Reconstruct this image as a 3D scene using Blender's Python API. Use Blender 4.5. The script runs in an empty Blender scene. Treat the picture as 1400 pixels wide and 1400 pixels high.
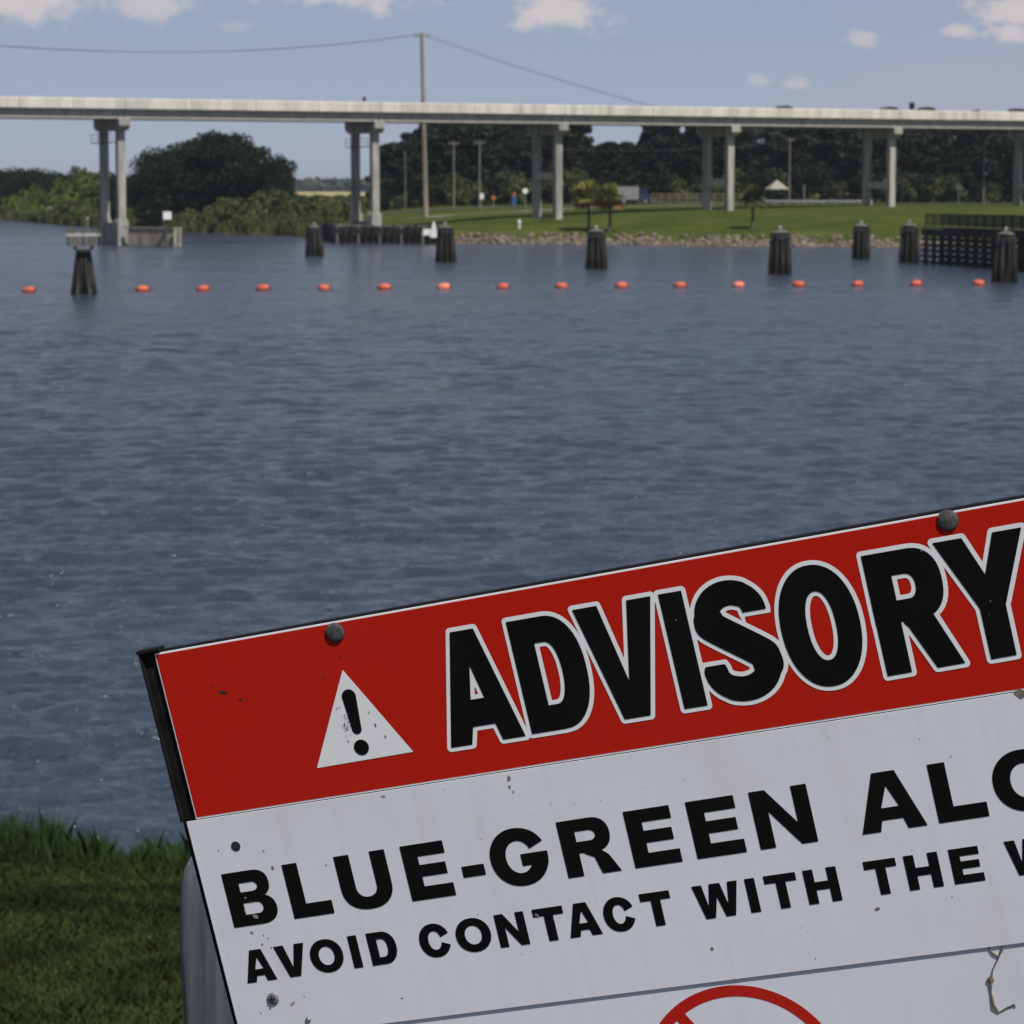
import bpy, math, random
import numpy as np
from mathutils import Vector, Matrix

# ------------------------------------------------------------------ camera, sky, sun
scene = bpy.context.scene
COL = scene.collection
F = 4000.0                       # focal length in photo pixels (photo 1400 wide)
EYE = 7.0                        # eye height above the water
TH = math.atan(442 / F)          # pitch: horizon at photo row 258
cam_d = bpy.data.cameras.new('camera')
cam_d.sensor_width = 36.0
cam_d.lens = 36.0 * F / 1400.0
cam_d.clip_start = 0.1
cam_d.clip_end = 20000
cam_d.dof.use_dof = True
cam_d.dof.focus_distance = 3.08
cam_d.dof.aperture_fstop = 27
cam_o = bpy.data.objects.new('camera', cam_d)
COL.objects.link(cam_o)
cam_o.location = (0, 0, EYE)
cam_o.rotation_euler = (math.pi / 2 - TH, 0, 0)
scene.camera = cam_o

SUN_EL = math.radians(56)
SUN_H = Vector((0.52, -0.854)).normalized()
sun_dir = Vector((SUN_H.x * math.cos(SUN_EL), SUN_H.y * math.cos(SUN_EL), math.sin(SUN_EL)))
sun_d = bpy.data.lights.new('sun', 'SUN')
sun_d.energy = 4.4
sun_d.angle = math.radians(0.53)
sun_d.color = (1.0, 0.95, 0.86)
sun_o = bpy.data.objects.new('sun', sun_d)
COL.objects.link(sun_o)
sun_o.location = (40, -60, 80)
sun_o.rotation_euler = sun_dir.to_track_quat('Z', 'Y').to_euler()

vs = scene.view_settings
vs.view_transform = 'Standard'
vs.look = 'None'
vs.exposure = 0.0
vs.gamma = 1.0
vs.use_curve_mapping = False


class NT:
    """tiny node-tree helper"""
    def __init__(self, tree):
        self.t = tree
        self.n = tree.nodes
        self.l = tree.links

    def node(self, kind, **kw):
        nd = self.n.new(kind)
        for k, v in kw.items():
            setattr(nd, k, v)
        return nd

    def put(self, sock, v):
        if hasattr(v, 'is_output'):
            self.l.new(v, sock)
        else:
            sock.default_value = v

    def math(self, op, a, b=None, clamp=False):
        nd = self.node('ShaderNodeMath', operation=op, use_clamp=clamp)
        self.put(nd.inputs[0], a)
        if b is not None:
            self.put(nd.inputs[1], b)
        return nd.outputs[0]

    def ramp(self, x, a, b, lo=0.0, hi=1.0):
        nd = self.node('ShaderNodeMapRange', interpolation_type='SMOOTHSTEP')
        self.put(nd.inputs[0], x)
        for i, v in enumerate((a, b, lo, hi)):
            self.put(nd.inputs[i + 1], v)
        return nd.outputs[0]

    def mix(self, f, a, b):
        nd = self.node('ShaderNodeMix', data_type='RGBA')
        self.put(nd.inputs[0], f)
        self.put(nd.inputs[6], a)
        self.put(nd.inputs[7], b)
        return nd.outputs[2]

    def noise(self, vec, scale, detail=4, rough=0.55, dist=0.0):
        nd = self.node('ShaderNodeTexNoise')
        if vec is not None:
            self.l.new(vec, nd.inputs['Vector'])
        nd.inputs['Scale'].default_value = scale
        nd.inputs['Detail'].default_value = detail
        nd.inputs['Roughness'].default_value = rough
        nd.inputs['Distortion'].default_value = dist
        return nd.outputs[0]

    def scaled(self, vec, s):
        nd = self.node('ShaderNodeMapping')
        self.l.new(vec, nd.inputs[0])
        nd.inputs['Scale'].default_value = s
        return nd.outputs[0]


def make_world():
    w = bpy.data.worlds.new('World')
    scene.world = w
    w.use_nodes = True
    t = NT(w.node_tree)
    t.n.clear()
    out = t.node('ShaderNodeOutputWorld')
    sky = t.node('ShaderNodeTexSky', sky_type='NISHITA')
    sky.sun_disc = False
    sky.sun_elevation = SUN_EL
    sky.sun_rotation = math.atan2(SUN_H.x, SUN_H.y)
    sky.altitude = 0
    sky.air_density = 1.0
    sky.dust_density = 0.3
    sky.ozone_density = 1.2
    bg = t.node('ShaderNodeBackground')
    bg.inputs[1].default_value = 0.055
    # fair-weather cumulus: a row of puffs low over the far shore, more of them all round and overhead
    tc = t.node('ShaderNodeTexCoord')
    sp = t.node('ShaderNodeSeparateXYZ')
    t.l.new(tc.outputs['Generated'], sp.inputs[0])
    x, y, z = sp.outputs
    # humid summer haze: the clear sky pales to a dull blue all round the horizon
    hz = t.ramp(z, -0.02, 0.45, 0.92, 0.12)
    low = t.mix(t.ramp(z, 0.0, 0.065), (6.9, 8.0, 10.3, 1), (5.7, 7.0, 9.9, 1))
    veil = t.ramp(t.noise(t.scaled(tc.outputs['Generated'], (1, 1, 4)), 5.5, 4, 0.55), 0.42, 0.68, 0.0, 0.6)
    low = t.mix(veil, low, (7.3, 7.4, 9.4, 1))
    t.l.new(t.mix(hz, sky.outputs[0], low), bg.inputs[0])
    yy = t.math('MAXIMUM', y, 0.05)
    a0 = t.math('DIVIDE', x, yy)
    e0 = t.math('DIVIDE', z, yy)
    cmb = t.node('ShaderNodeCombineXYZ')
    t.l.new(a0, cmb.inputs[0])
    t.l.new(t.math('MULTIPLY', e0, 1.5), cmb.inputs[1])
    n1 = t.noise(cmb.outputs[0], 95, 6, 0.62)
    n2 = t.noise(cmb.outputs[0], 30, 3, 0.5)
    wob = t.math('ADD', t.math('MULTIPLY', t.math('SUBTRACT', n1, 0.5), 1.9),
                 t.math('MULTIPLY', t.math('SUBTRACT', n2, 0.5), 1.2))
    puffs = [  # centre px, centre py, half width px, half height px, flat strength
        (45, 8, 95, 36, 1.0), (215, 6, 75, 34, 0.8), (475, -14, 150, 36, 1.0), (765, 22, 85, 34, 1.0),
        (1385, 18, 70, 26, 1.0), (1374, 50, 42, 16, 0.85), (1302, 46, 30, 14, 0.75), (1174, 54, 28, 16, 0.6),
        (1080, 117, 26, 12, 0.5), (1034, 112, 22, 12, 0.42), (330, 40, 28, 10, 0.25), (1262, -14, 90, 18, 0.7),
        (1600, 30, 120, 30, 0.9), (-260, 20, 130, 34, 0.9)]
    cov = None
    for px, py, hw, hh, st in puffs:
        da = t.math('MULTIPLY', t.math('SUBTRACT', a0, (px - 700) / F), F / hw)
        de = t.math('MULTIPLY', t.math('SUBTRACT', e0, (258 - py) / F), F / hh)
        r = t.math('SQRT', t.math('ADD', t.math('MULTIPLY', da, da), t.math('MULTIPLY', de, de)))
        v = t.math('ADD', t.math('SUBTRACT', 1.0, r), wob)
        m = t.math('MULTIPLY', t.ramp(v, -0.05, 0.75), st)
        cov = m if cov is None else t.math('MAXIMUM', cov, m)
    # the rest of the sky
    sv = t.scaled(tc.outputs['Generated'], (1, 1, 2.2))
    n3 = t.noise(sv, 7.5, 7, 0.6)
    far = t.math('MAXIMUM', t.ramp(z, 0.075, 0.13),
                 t.math('MULTIPLY', t.ramp(z, 0.02, 0.06), t.ramp(t.math('ABSOLUTE', a0), 0.24, 0.34)))
    gen = t.math('MULTIPLY', t.ramp(n3, 0.52, 0.68), far)
    front = t.ramp(y, 0.1, 0.3)
    cov = t.math('MAXIMUM', t.math('MULTIPLY', cov, front), gen)
    cov = t.math('MULTIPLY', cov, 0.68)
    bc = t.node('ShaderNodeBackground')
    bc.inputs[0].default_value = (0.78, 0.68, 0.64, 1)
    bc.inputs[1].default_value = 0.95
    mx = t.node('ShaderNodeMixShader')
    t.l.new(cov, mx.inputs[0])
    t.l.new(bg.outputs[0], mx.inputs[1])
    t.l.new(bc.outputs[0], mx.inputs[2])
    t.l.new(mx.outputs[0], out.inputs[0])


make_world()

# ------------------------------------------------------------------ pixel helpers
CT, ST = math.cos(TH), math.sin(TH)


def ray(px, py):
    a, b = (px - 700) / F, (py - 700) / F
    return Vector((a, CT - b * ST, -ST - b * CT))


def on_level(px, py, z=0.0):
    r = ray(px, py)
    t = (z - EYE) / r.z
    return Vector((r.x * t, r.y * t, z))


def at_depth(px, py, d):
    r = ray(px, py)
    t = d / r.y
    return Vector((r.x * t, d, EYE + r.z * t))


# ------------------------------------------------------------------ materials
MATS = {}


def mat(name, col, rough=0.8, var=0.25, scale=3.0, bump=0.0, bscale=20.0, stretch=(1, 1, 1), metal=0.0,
        spec=0.5, island=0.0, col2=None, transl=0.0, wet=None):
    m = bpy.data.materials.new(name)
    m.use_nodes = True
    t = NT(m.node_tree)
    p = t.n['Principled BSDF']
    tc = t.node('ShaderNodeTexCoord')
    v = t.scaled(tc.outputs['Object'], stretch)
    n = t.noise(v, scale, 6, 0.6)
    lo = tuple(c * (1 - var) for c in col)
    hi = tuple(min(1, c * (1 + var)) for c in (col2 or col))
    c = t.mix(t.ramp(n, 0.32, 0.68), lo + (1,), hi + (1,))
    if island:
        g = t.node('ShaderNodeNewGeometry')
        hsv = t.node('ShaderNodeHueSaturation')
        t.put(hsv.inputs['Value'], t.ramp(g.outputs['Random Per Island'], 0, 1, 1 - island, 1 + island))
        t.l.new(c, hsv.inputs['Color'])
        c = hsv.outputs[0]
    if wet:   # dark wet, algae-stained band just above the water
        g2 = t.node('ShaderNodeNewGeometry')
        s2 = t.node('ShaderNodeSeparateXYZ')
        t.l.new(g2.outputs['Position'], s2.inputs[0])
        zz = t.math('ADD', s2.outputs[2], t.math('MULTIPLY', t.math('SUBTRACT', n, 0.5), 1.2))
        c = t.mix(t.ramp(zz, wet * 0.4, wet), (0.014, 0.014, 0.012, 1), c)
    t.l.new(c, p.inputs['Base Color'])
    p.inputs['Roughness'].default_value = rough
    p.inputs['Metallic'].default_value = metal
    p.inputs['Specular IOR Level'].default_value = spec
    if bump:
        b = t.node('ShaderNodeBump')
        b.inputs['Strength'].default_value = 0.6
        b.inputs['Distance'].default_value = bump
        t.l.new(t.noise(v, bscale, 5, 0.6), b.inputs['Height'])
        t.l.new(b.outputs[0], p.inputs['Normal'])
    if transl:
        tr = t.node('ShaderNodeBsdfTranslucent')
        t.l.new(c, tr.inputs[0])
        ms = t.node('ShaderNodeMixShader')
        ms.inputs[0].default_value = transl
        t.l.new(p.outputs[0], ms.inputs[1])
        t.l.new(tr.outputs[0], ms.inputs[2])
        t.l.new(ms.outputs[0], t.n['Material Output'].inputs[0])
    MATS[name] = m
    return m


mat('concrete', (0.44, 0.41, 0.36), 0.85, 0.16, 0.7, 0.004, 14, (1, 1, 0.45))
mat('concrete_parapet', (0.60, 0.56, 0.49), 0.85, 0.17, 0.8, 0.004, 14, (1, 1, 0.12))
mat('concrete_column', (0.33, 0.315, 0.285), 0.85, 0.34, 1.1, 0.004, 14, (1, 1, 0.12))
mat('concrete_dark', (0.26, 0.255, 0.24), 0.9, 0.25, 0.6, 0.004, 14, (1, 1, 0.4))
mat('asphalt', (0.055, 0.055, 0.055), 0.9, 0.2, 1.0)
mat('pale_road', (0.30, 0.28, 0.24), 0.9, 0.2, 0.8)
mat('timber_dark', (0.027, 0.025, 0.0235), 0.9, 0.6, 2.2, 0.02, 9, (1, 1, 0.12), island=0.25, spec=0.2, wet=1.3)
mat('timber_grey', (0.12, 0.112, 0.10), 0.9, 0.4, 2.5, 0.01, 10, (1, 1, 0.15))
mat('timber_tan', (0.30, 0.265, 0.21), 0.9, 0.3, 1.6, 0.01, 10, (1, 1, 0.25))
mat('steel_grey', (0.30, 0.31, 0.32), 0.55, 0.2, 3.0, metal=0.3)
mat('dark_steel', (0.05, 0.052, 0.055), 0.6, 0.3, 3.0)
mat('pole_wood', (0.24, 0.20, 0.16), 0.9, 0.25, 1.2, 0.0, 10, (1, 1, 0.1))
mat('pole_grey', (0.15, 0.15, 0.14), 0.85, 0.2, 1.0)
mat('wire', (0.05, 0.05, 0.055), 0.6, 0.1)
mat('insulator', (0.12, 0.10, 0.09), 0.4, 0.1)
mat('float_orange', (0.54, 0.10, 0.048), 0.5, 0.14, 2.5)
mat('float_pale', (0.78, 0.22, 0.13), 0.6, 0.2, 2.5)
mat('rubber', (0.02, 0.02, 0.02), 0.8, 0.1)
mat('white_paint', (0.78, 0.78, 0.76), 0.5, 0.06, 4.0)
mat('dropping_white', (0.40, 0.39, 0.36), 0.9, 0.35, 6.0)
mat('orange_sign', (0.40, 0.13, 0.03), 0.5, 0.05)
mat('blue_sign', (0.03, 0.10, 0.30), 0.5, 0.05)
mat('green_sign', (0.05, 0.08, 0.07), 0.6, 0.1)
mat('yellow_wood', (0.16, 0.145, 0.085), 0.8, 0.2)
mat('roof_tan', (0.30, 0.265, 0.22), 0.8, 0.15, 2.0)
mat('truck_grey', (0.22, 0.22, 0.22), 0.6, 0.1, 2.0)
mat('truck_blue', (0.02, 0.035, 0.10), 0.35, 0.1)
mat('car_dark', (0.03, 0.032, 0.036), 0.3, 0.1)
mat('car_silver', (0.30, 0.31, 0.33), 0.3, 0.1, metal=0.5)
mat('car_red', (0.22, 0.03, 0.025), 0.35, 0.1)
mat('glass_dark', (0.015, 0.018, 0.02), 0.1, 0.1)
mat('leaf_dark', (0.0187, 0.0263, 0.0127), 0.75, 0.35, 0.35, island=0.35, transl=0.12, spec=0.12)
mat('leaf_wood', (0.0229, 0.0314, 0.0153), 0.75, 0.6, 0.16, island=0.55, transl=0.12, spec=0.12)  # strong mottling paints sunlit and shaded clumps into the leaf colour
mat('leaf_pine', (0.0255, 0.0323, 0.0204), 0.75, 0.35, 0.3, island=0.4, transl=0.10, spec=0.12)
mat('leaf_olive', (0.105, 0.118, 0.040), 0.75, 0.35, 0.4, island=0.35, transl=0.18, spec=0.12)
mat('leaf_bright', (0.105, 0.140, 0.030), 0.75, 0.3, 0.4, island=0.3, transl=0.22, spec=0.12)
mat('leaf_dull', (0.070, 0.084, 0.034), 0.75, 0.35, 0.4, island=0.35, transl=0.12, spec=0.12)
mat('palm_leaf', (0.22, 0.22, 0.055), 0.6, 0.3, 1.0, island=0.35, transl=0.2, spec=0.12)
mat('palm_dead', (0.26, 0.17, 0.07), 0.8, 0.3, 1.0, island=0.3, transl=0.2, spec=0.12)
mat('bark', (0.10, 0.085, 0.07), 0.95, 0.35, 2.0, 0.02, 8, (1, 1, 0.3))
mat('reed', (0.120, 0.130, 0.046), 0.8, 0.35, 0.5, island=0.35, transl=0.2, spec=0.12)
mat('rock', (0.15, 0.115, 0.088), 0.9, 0.35, 0.9, 0.05, 4, island=0.3)
mat('far_leaf', (0.04, 0.05, 0.03), 0.8, 0.3, 0.05, island=0.2, spec=0.12)
mat('grass_blade', (0.036, 0.051, 0.015), 0.7, 0.35, 0.9, island=0.45, transl=0.2, col2=(0.050, 0.068, 0.018), spec=0.12)  # darkened colour stands in for the shade lying on the near bank
mat('tall_grass', (0.052, 0.090, 0.026), 0.7, 0.3, 2.0, island=0.35, transl=0.3, spec=0.12)
# sign
mat('board_black', (0.010, 0.010, 0.011), 0.7, 0.4, 30.0, 0.0006, 300, spec=0.2)
mat('bolt_zinc', (0.085, 0.085, 0.088), 0.7, 0.45, 160.0, 0.0012, 400, metal=0.3)
mat('screw_zinc', (0.32, 0.33, 0.34), 0.45, 0.4, 260.0, metal=0.6)
mat('hole_dark', (0.02, 0.02, 0.022), 0.8, 0.3, 200)
mat('post_wood', (0.20, 0.17, 0.13), 0.9, 0.3, 3, 0.002, 60, (1, 1, 0.1))
mat('galvanised', (0.15, 0.17, 0.20), 0.55, 0.4, 26.0, 0.0012, 90, (1, 1, 0.06), metal=0.35)
mat('dead_root', (0.16, 0.125, 0.075), 0.95, 0.4, 90)
mat('dirt_brown', (0.20, 0.17, 0.12), 0.95, 0.3, 90)
mat('scuff_grey', (0.25, 0.25, 0.27), 0.9, 0.3, 90)


def plate_mat(name, col, dirt=0.25, dirtcol=(0.36, 0.33, 0.27), rough=0.42, fleck=None):
    m = bpy.data.materials.new(name)
    m.use_nodes = True
    t = NT(m.node_tree)
    p = t.n['Principled BSDF']
    tc = t.node('ShaderNodeTexCoord')
    o = tc.outputs['Object']
    n1 = t.noise(o, 3.2, 6, 0.6)
    streak = t.noise(t.scaled(o, (1, 1, 0.05)), 60, 3, 0.5)
    fine = t.noise(o, 240, 3, 0.7)
    c = t.mix(t.math('MULTIPLY', t.ramp(n1, 0.42, 0.75), dirt * 0.55), col + (1,), dirtcol + (1,))
    c = t.mix(t.math('MULTIPLY', t.ramp(streak, 0.5, 0.8), dirt * 0.35), c, dirtcol + (1,))
    spots = t.math('MULTIPLY', t.ramp(fine, 0.70, 0.76), t.ramp(t.noise(o, 9, 3), 0.50, 0.62))
    c = t.mix(t.math('MULTIPLY', spots, 0.55), c, (fleck or (0.12, 0.11, 0.09)) + (1,))
    t.l.new(c, p.inputs['Base Color'])
    p.inputs['Specular IOR Level'].default_value = 0.18
    t.put(p.inputs['Roughness'], t.ramp(n1, 0.3, 0.7, rough - 0.08, rough + 0.15))
    b = t.node('ShaderNodeBump')
    b.inputs['Strength'].default_value = 0.25
    b.inputs['Distance'].default_value = 0.0012
    t.l.new(t.noise(o, 14, 3), b.inputs['Height'])
    t.l.new(b.outputs[0], p.inputs['Normal'])
    MATS[name] = m
    return m


plate_mat('sign_red', (0.52, 0.013, 0.005), 0.22, (0.30, 0.03, 0.02), 0.5, (0.06, 0.012, 0.01))
plate_mat('sign_white', (0.79, 0.80, 0.88), 0.26)
plate_mat('sign_white_low', (0.78, 0.80, 0.89), 0.22)
plate_mat('vinyl_white', (0.86, 0.87, 0.90), 0.06)
plate_mat('vinyl_black', (0.003, 0.003, 0.0033), 0.05, (0.02, 0.02, 0.02), 0.6, (0.06, 0.06, 0.06))
plate_mat('vinyl_red', (0.52, 0.018, 0.012), 0.12, (0.35, 0.08, 0.06))


def ground_mat():
    m = bpy.data.materials.new('ground')
    m.use_nodes = True
    t = NT(m.node_tree)
    p = t.n['Principled BSDF']
    g = t.node('ShaderNodeNewGeometry')
    pos = g.outputs['Position']
    sp = t.node('ShaderNodeSeparateXYZ')
    t.l.new(pos, sp.inputs[0])
    n1 = t.noise(pos, 0.09, 5, 0.6)
    n2 = t.noise(pos, 1.3, 5, 0.65)
    n3 = t.noise(t.scaled(pos, (0.25, 1, 1)), 0.35, 4, 0.6)
    lawn = t.mix(t.ramp(n1, 0.35, 0.65), (0.044, 0.064, 0.010, 1), (0.068, 0.084, 0.014, 1))
    lawn = t.mix(t.math('MULTIPLY', t.ramp(n2, 0.4, 0.7), 0.45), lawn, (0.030, 0.048, 0.009, 1))
    lawn = t.mix(t.math('MULTIPLY', t.ramp(n3, 0.48, 0.72), 0.45), lawn, (0.16, 0.15, 0.05, 1))
    rough = t.mix(t.ramp(n2, 0.35, 0.65), (0.05, 0.06, 0.02, 1), (0.10, 0.09, 0.04, 1))
    c = t.mix(t.ramp(sp.outputs[0], -34, -20), rough, lawn)
    field = t.mix(t.ramp(n1, 0.35, 0.65), (0.44, 0.36, 0.20, 1), (0.30, 0.27, 0.12, 1))
    c = t.mix(t.ramp(sp.outputs[1], 950, 1150), c, field)
    mud = t.mix(t.ramp(n2, 0.35, 0.65), (0.09, 0.075, 0.055, 1), (0.17, 0.14, 0.10, 1))
    c = t.mix(t.ramp(sp.outputs[2], 0.15, 0.45), mud, c)
    near = t.mix(t.ramp(n2, 0.35, 0.65), (0.018, 0.024, 0.009, 1), (0.028, 0.032, 0.012, 1))
    c = t.mix(t.math('MULTIPLY', t.ramp(sp.outputs[1], 60, 40), t.ramp(sp.outputs[2], 0.1, 0.3)), c, near)
    t.l.new(c, p.inputs['Base Color'])
    p.inputs['Roughness'].default_value = 0.95
    p.inputs['Specular IOR Level'].default_value = 0.05
    b = t.node('ShaderNodeBump')
    b.inputs['Strength'].default_value = 0.7
    b.inputs['Distance'].default_value = 0.12
    t.l.new(t.noise(pos, 3.0, 6, 0.7), b.inputs['Height'])
    t.l.new(b.outputs[0], p.inputs['Normal'])
    MATS['ground'] = m


def water_mat():
    m = bpy.data.materials.new('water')
    m.use_nodes = True
    t = NT(m.node_tree)
    p = t.n['Principled BSDF']
    g = t.node('ShaderNodeNewGeometry')
    pos = g.outputs['Position']
    rot = t.node('ShaderNodeMapping')
    t.l.new(pos, rot.inputs[0])
    rot.inputs['Rotation'].default_value = (0, 0, 0.10)
    rot.inputs['Scale'].default_value = (0.85, 1.0, 1.0)
    v = rot.outputs[0]
    patch = t.noise(t.scaled(pos, (0.35, 1, 1)), 0.045, 4, 0.6, 0.6)
    chop = t.noise(v, 1.9, 4, 0.6, 0.6)
    wave = t.noise(v, 0.42, 3, 0.5, 0.4)
    fine = t.noise(v, 6.0, 3, 0.6)
    h = t.math('ADD', t.math('MULTIPLY', chop, 0.36), t.math('MULTIPLY', wave, 0.50))
    h = t.math('ADD', h, t.math('MULTIPLY', fine, 0.075))
    h = t.math('MULTIPLY', h, t.ramp(patch, 0.3, 0.7, 0.6, 1.3))
    b = t.node('ShaderNodeBump')
    b.inputs['Strength'].default_value = 1.0
    b.inputs['Distance'].default_value = 0.8
    t.l.new(h, b.inputs['Height'])
    t.l.new(b.outputs[0], p.inputs['Normal'])
    c = t.mix(t.ramp(patch, 0.35, 0.65), (0.032, 0.043, 0.068, 1), (0.042, 0.055, 0.084, 1))
    t.l.new(c, p.inputs['Base Color'])
    p.inputs['Roughness'].default_value = 0.15
    p.inputs['IOR'].default_value = 1.33
    MATS['water'] = m


ground_mat()
water_mat()


# ------------------------------------------------------------------ mesh builders
class MB:
    def __init__(self):
        self.v = []
        self.f = []

    def box(self, c, s, rz=0.0):
        cx, cy, cz = c
        hx, hy, hz = s[0] / 2, s[1] / 2, s[2] / 2
        ca, sa = math.cos(rz), math.sin(rz)
        n = len(self.v)
        for z in (-hz, hz):
            for x, y in ((-hx, -hy), (hx, -hy), (hx, hy), (-hx, hy)):
                self.v.append((cx + x * ca - y * sa, cy + x * sa + y * ca, cz + z))
        self.f += [(n, n + 3, n + 2, n + 1), (n + 4, n + 5, n + 6, n + 7)]
        for i in range(4):
            j = (i + 1) % 4
            self.f.append((n + i, n + j, n + 4 + j, n + 4 + i))
        return self

    def tube(self, pts, rad, n=8, cap=True):
        pts = [Vector(p) for p in pts]
        if not hasattr(rad, '__len__'):
            rad = [rad] * len(pts)
        base = len(self.v)
        for i, p in enumerate(pts):
            d = pts[min(i + 1, len(pts) - 1)] - pts[max(i - 1, 0)]
            d.normalize()
            up = Vector((0, 0, 1)) if abs(d.z) < 0.95 else Vector((1, 0, 0))
            a = d.cross(up).normalized()
            b = a.cross(d).normalized()
            for k in range(n):
                t = 2 * math.pi * k / n
                q = p + (a * math.cos(t) + b * math.sin(t)) * rad[i]
                self.v.append(tuple(q))
        for i in range(len(pts) - 1):
            for k in range(n):
                k2 = (k + 1) % n
                self.f.append((base + i * n + k, base + i * n + k2, base + (i + 1) * n + k2, base + (i + 1) * n + k))
        if cap:
            self.f.append(tuple(base + k for k in range(n))[::-1])
            self.f.append(tuple(base + (len(pts) - 1) * n + k for k in range(n)))
        return self

    def lathe(self, prof, n=16, c=(0, 0, 0), axis='z'):
        base = len(self.v)
        for r, z in prof:
            for k in range(n):
                t = 2 * math.pi * k / n
                if axis == 'z':
                    q = (c[0] + r * math.cos(t), c[1] + r * math.sin(t), c[2] + z)
                elif axis == 'x':
                    q = (c[0] + z, c[1] + r * math.cos(t), c[2] + r * math.sin(t))
                else:
                    q = (c[0] + r * math.cos(t), c[1] - z, c[2] + r * math.sin(t))
                self.v.append(q)
        for i in range(len(prof) - 1):
            for k in range(n):
                k2 = (k + 1) % n
                self.f.append((base + i * n + k, base + i * n + k2, base + (i + 1) * n + k2, base + (i + 1) * n + k))
        self.f.append(tuple(base + k for k in range(n))[::-1])
        self.f.append(tuple(base + (len(prof) - 1) * n + k for k in range(n)))
        return self

    def prism(self, poly, z0, z1, axis='z'):
        """extrude a 2-D polygon (ccw); axis 'y': polygon is x,z and runs from y=z0 to z1"""
        n = len(poly)
        base = len(self.v)
        for z in (z0, z1):
            for a, b in poly:
                self.v.append((a, b, z) if axis == 'z' else ((a, z, b) if axis == 'y' else (z, a, b)))
        self.f.append(tuple(base + k for k in range(n))[::-1])
        self.f.append(tuple(base + n + k for k in range(n)))
        for k in range(n):
            k2 = (k + 1) % n
            self.f.append((base + k, base + k2, base + n + k2, base + n + k))
        return self

    def mesh(self, name, m, smooth=False):
        me = bpy.data.meshes.new(name)
        me.from_pydata([tuple(q) for q in self.v], [], self.f)
        me.materials.append(MATS[m])
        if smooth:
            me.polygons.foreach_set('use_smooth', [True] * len(me.polygons))
        me.update()
        return me

    def build(self, name, m, parent=None, loc=None, smooth=False):
        return link(name, self.mesh(name, m, smooth), parent, loc)


def fast_mesh(name, V, faces, m, smooth=False):
    """numpy vertices and an (n,k) face array"""
    me = bpy.data.meshes.new(name)
    V = np.asarray(V, dtype=np.float32)
    faces = np.asarray(faces, dtype=np.int32)
    k = faces.shape[1]
    me.vertices.add(len(V))
    me.vertices.foreach_set('co', V.ravel())
    me.loops.add(faces.size)
    me.loops.foreach_set('vertex_index', faces.ravel())
    me.polygons.add(len(faces))
    me.polygons.foreach_set('loop_start', np.arange(0, faces.size, k, dtype=np.int32))
    if smooth:
        me.polygons.foreach_set('use_smooth', np.ones(len(faces), dtype=bool))
    me.materials.append(MATS[m])
    me.update(calc_edges=True)
    me.validate()
    return me


def link(name, me, parent=None, loc=None):
    o = bpy.data.objects.new(name, me)
    COL.objects.link(o)
    if parent is not None:
        o.parent = parent
    if loc is not None:
        o.location = loc
    return o


def thing(name, label, cat, loc=(0, 0, 0), rz=0.0, group=None):
    o = link(name, None, None, loc)
    o.empty_display_size = 0.2
    o.rotation_euler = (0, 0, rz)
    return tag(o, label, cat, group)


def tag(o, label, cat, group=None):
    o['label'] = label
    o['category'] = cat
    if group:
        o['group'] = group
    return o


def structure(o):
    o['kind'] = 'structure'
    return o


def stuff(o, label=None, cat=None):
    o['kind'] = 'stuff'
    if label:
        o['label'] = label
        o['category'] = cat
    return o


def copy_tree(root, loc, rz=0.0, sc=1.0, label=None):
    r = root.copy()
    COL.objects.link(r)
    r.location = loc
    r.rotation_euler = (0, 0, rz)
    r.scale = (sc, sc, sc) if not hasattr(sc, '__len__') else sc
    if label:
        r['label'] = label
    for ch in list(root.children):
        c = ch.copy()
        COL.objects.link(c)
        c.parent = r
        for g in list(ch.children):
            d = g.copy()
            COL.objects.link(d)
            d.parent = c
    return r


ORD = ['first', 'second', 'third', 'fourth', 'fifth', 'sixth', 'seventh', 'eighth', 'ninth', 'tenth', 'eleventh',
       'twelfth', 'thirteenth', 'fourteenth', 'fifteenth', 'sixteenth', 'seventeenth', 'eighteenth', 'nineteenth',
       'twentieth', 'twenty-first', 'twenty-second', 'twenty-third', 'twenty-fourth', 'twenty-fifth', 'twenty-sixth',
       'twenty-seventh', 'twenty-eighth', 'twenty-ninth', 'thirtieth']

# ------------------------------------------------------------------ terrain
SHORE = np.array([(-420, 1600), (-117, 674), (-96, 602), (-68.5, 514), (-53, 471), (-42, 456), (-33, 441), (-26.5, 408), (-24.6, 393), (-22, 381.6),
                  (-9.0, 377.4), (12, 368), (30, 361), (49, 354), (95, 346), (300, 330), (1200, 300)], float)


def shore_dist(x, y):
    """signed distance to the far shoreline, positive inland"""
    best = np.full(np.shape(x), 1e9)
    sign = np.ones(np.shape(x))
    for (ax, ay), (bx, by) in zip(SHORE[:-1], SHORE[1:]):
        dx, dy = bx - ax, by - ay
        L2 = dx * dx + dy * dy
        t = np.clip(((x - ax) * dx + (y - ay) * dy) / L2, 0, 1)
        qx, qy = ax + t * dx - x, ay + t * dy - y
        d = np.hypot(qx, qy)
        s = np.sign(dx * (y - ay) - dy * (x - ax))
        near = d < best
        best = np.where(near, d, best)
        sign = np.where(near, s, sign)
    return best * sign


def bank_edge(x):
    return 29.7 + 0.35 * np.sin(x * 0.9) + 0.2 * np.sin(x * 2.3 + 1)


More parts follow.
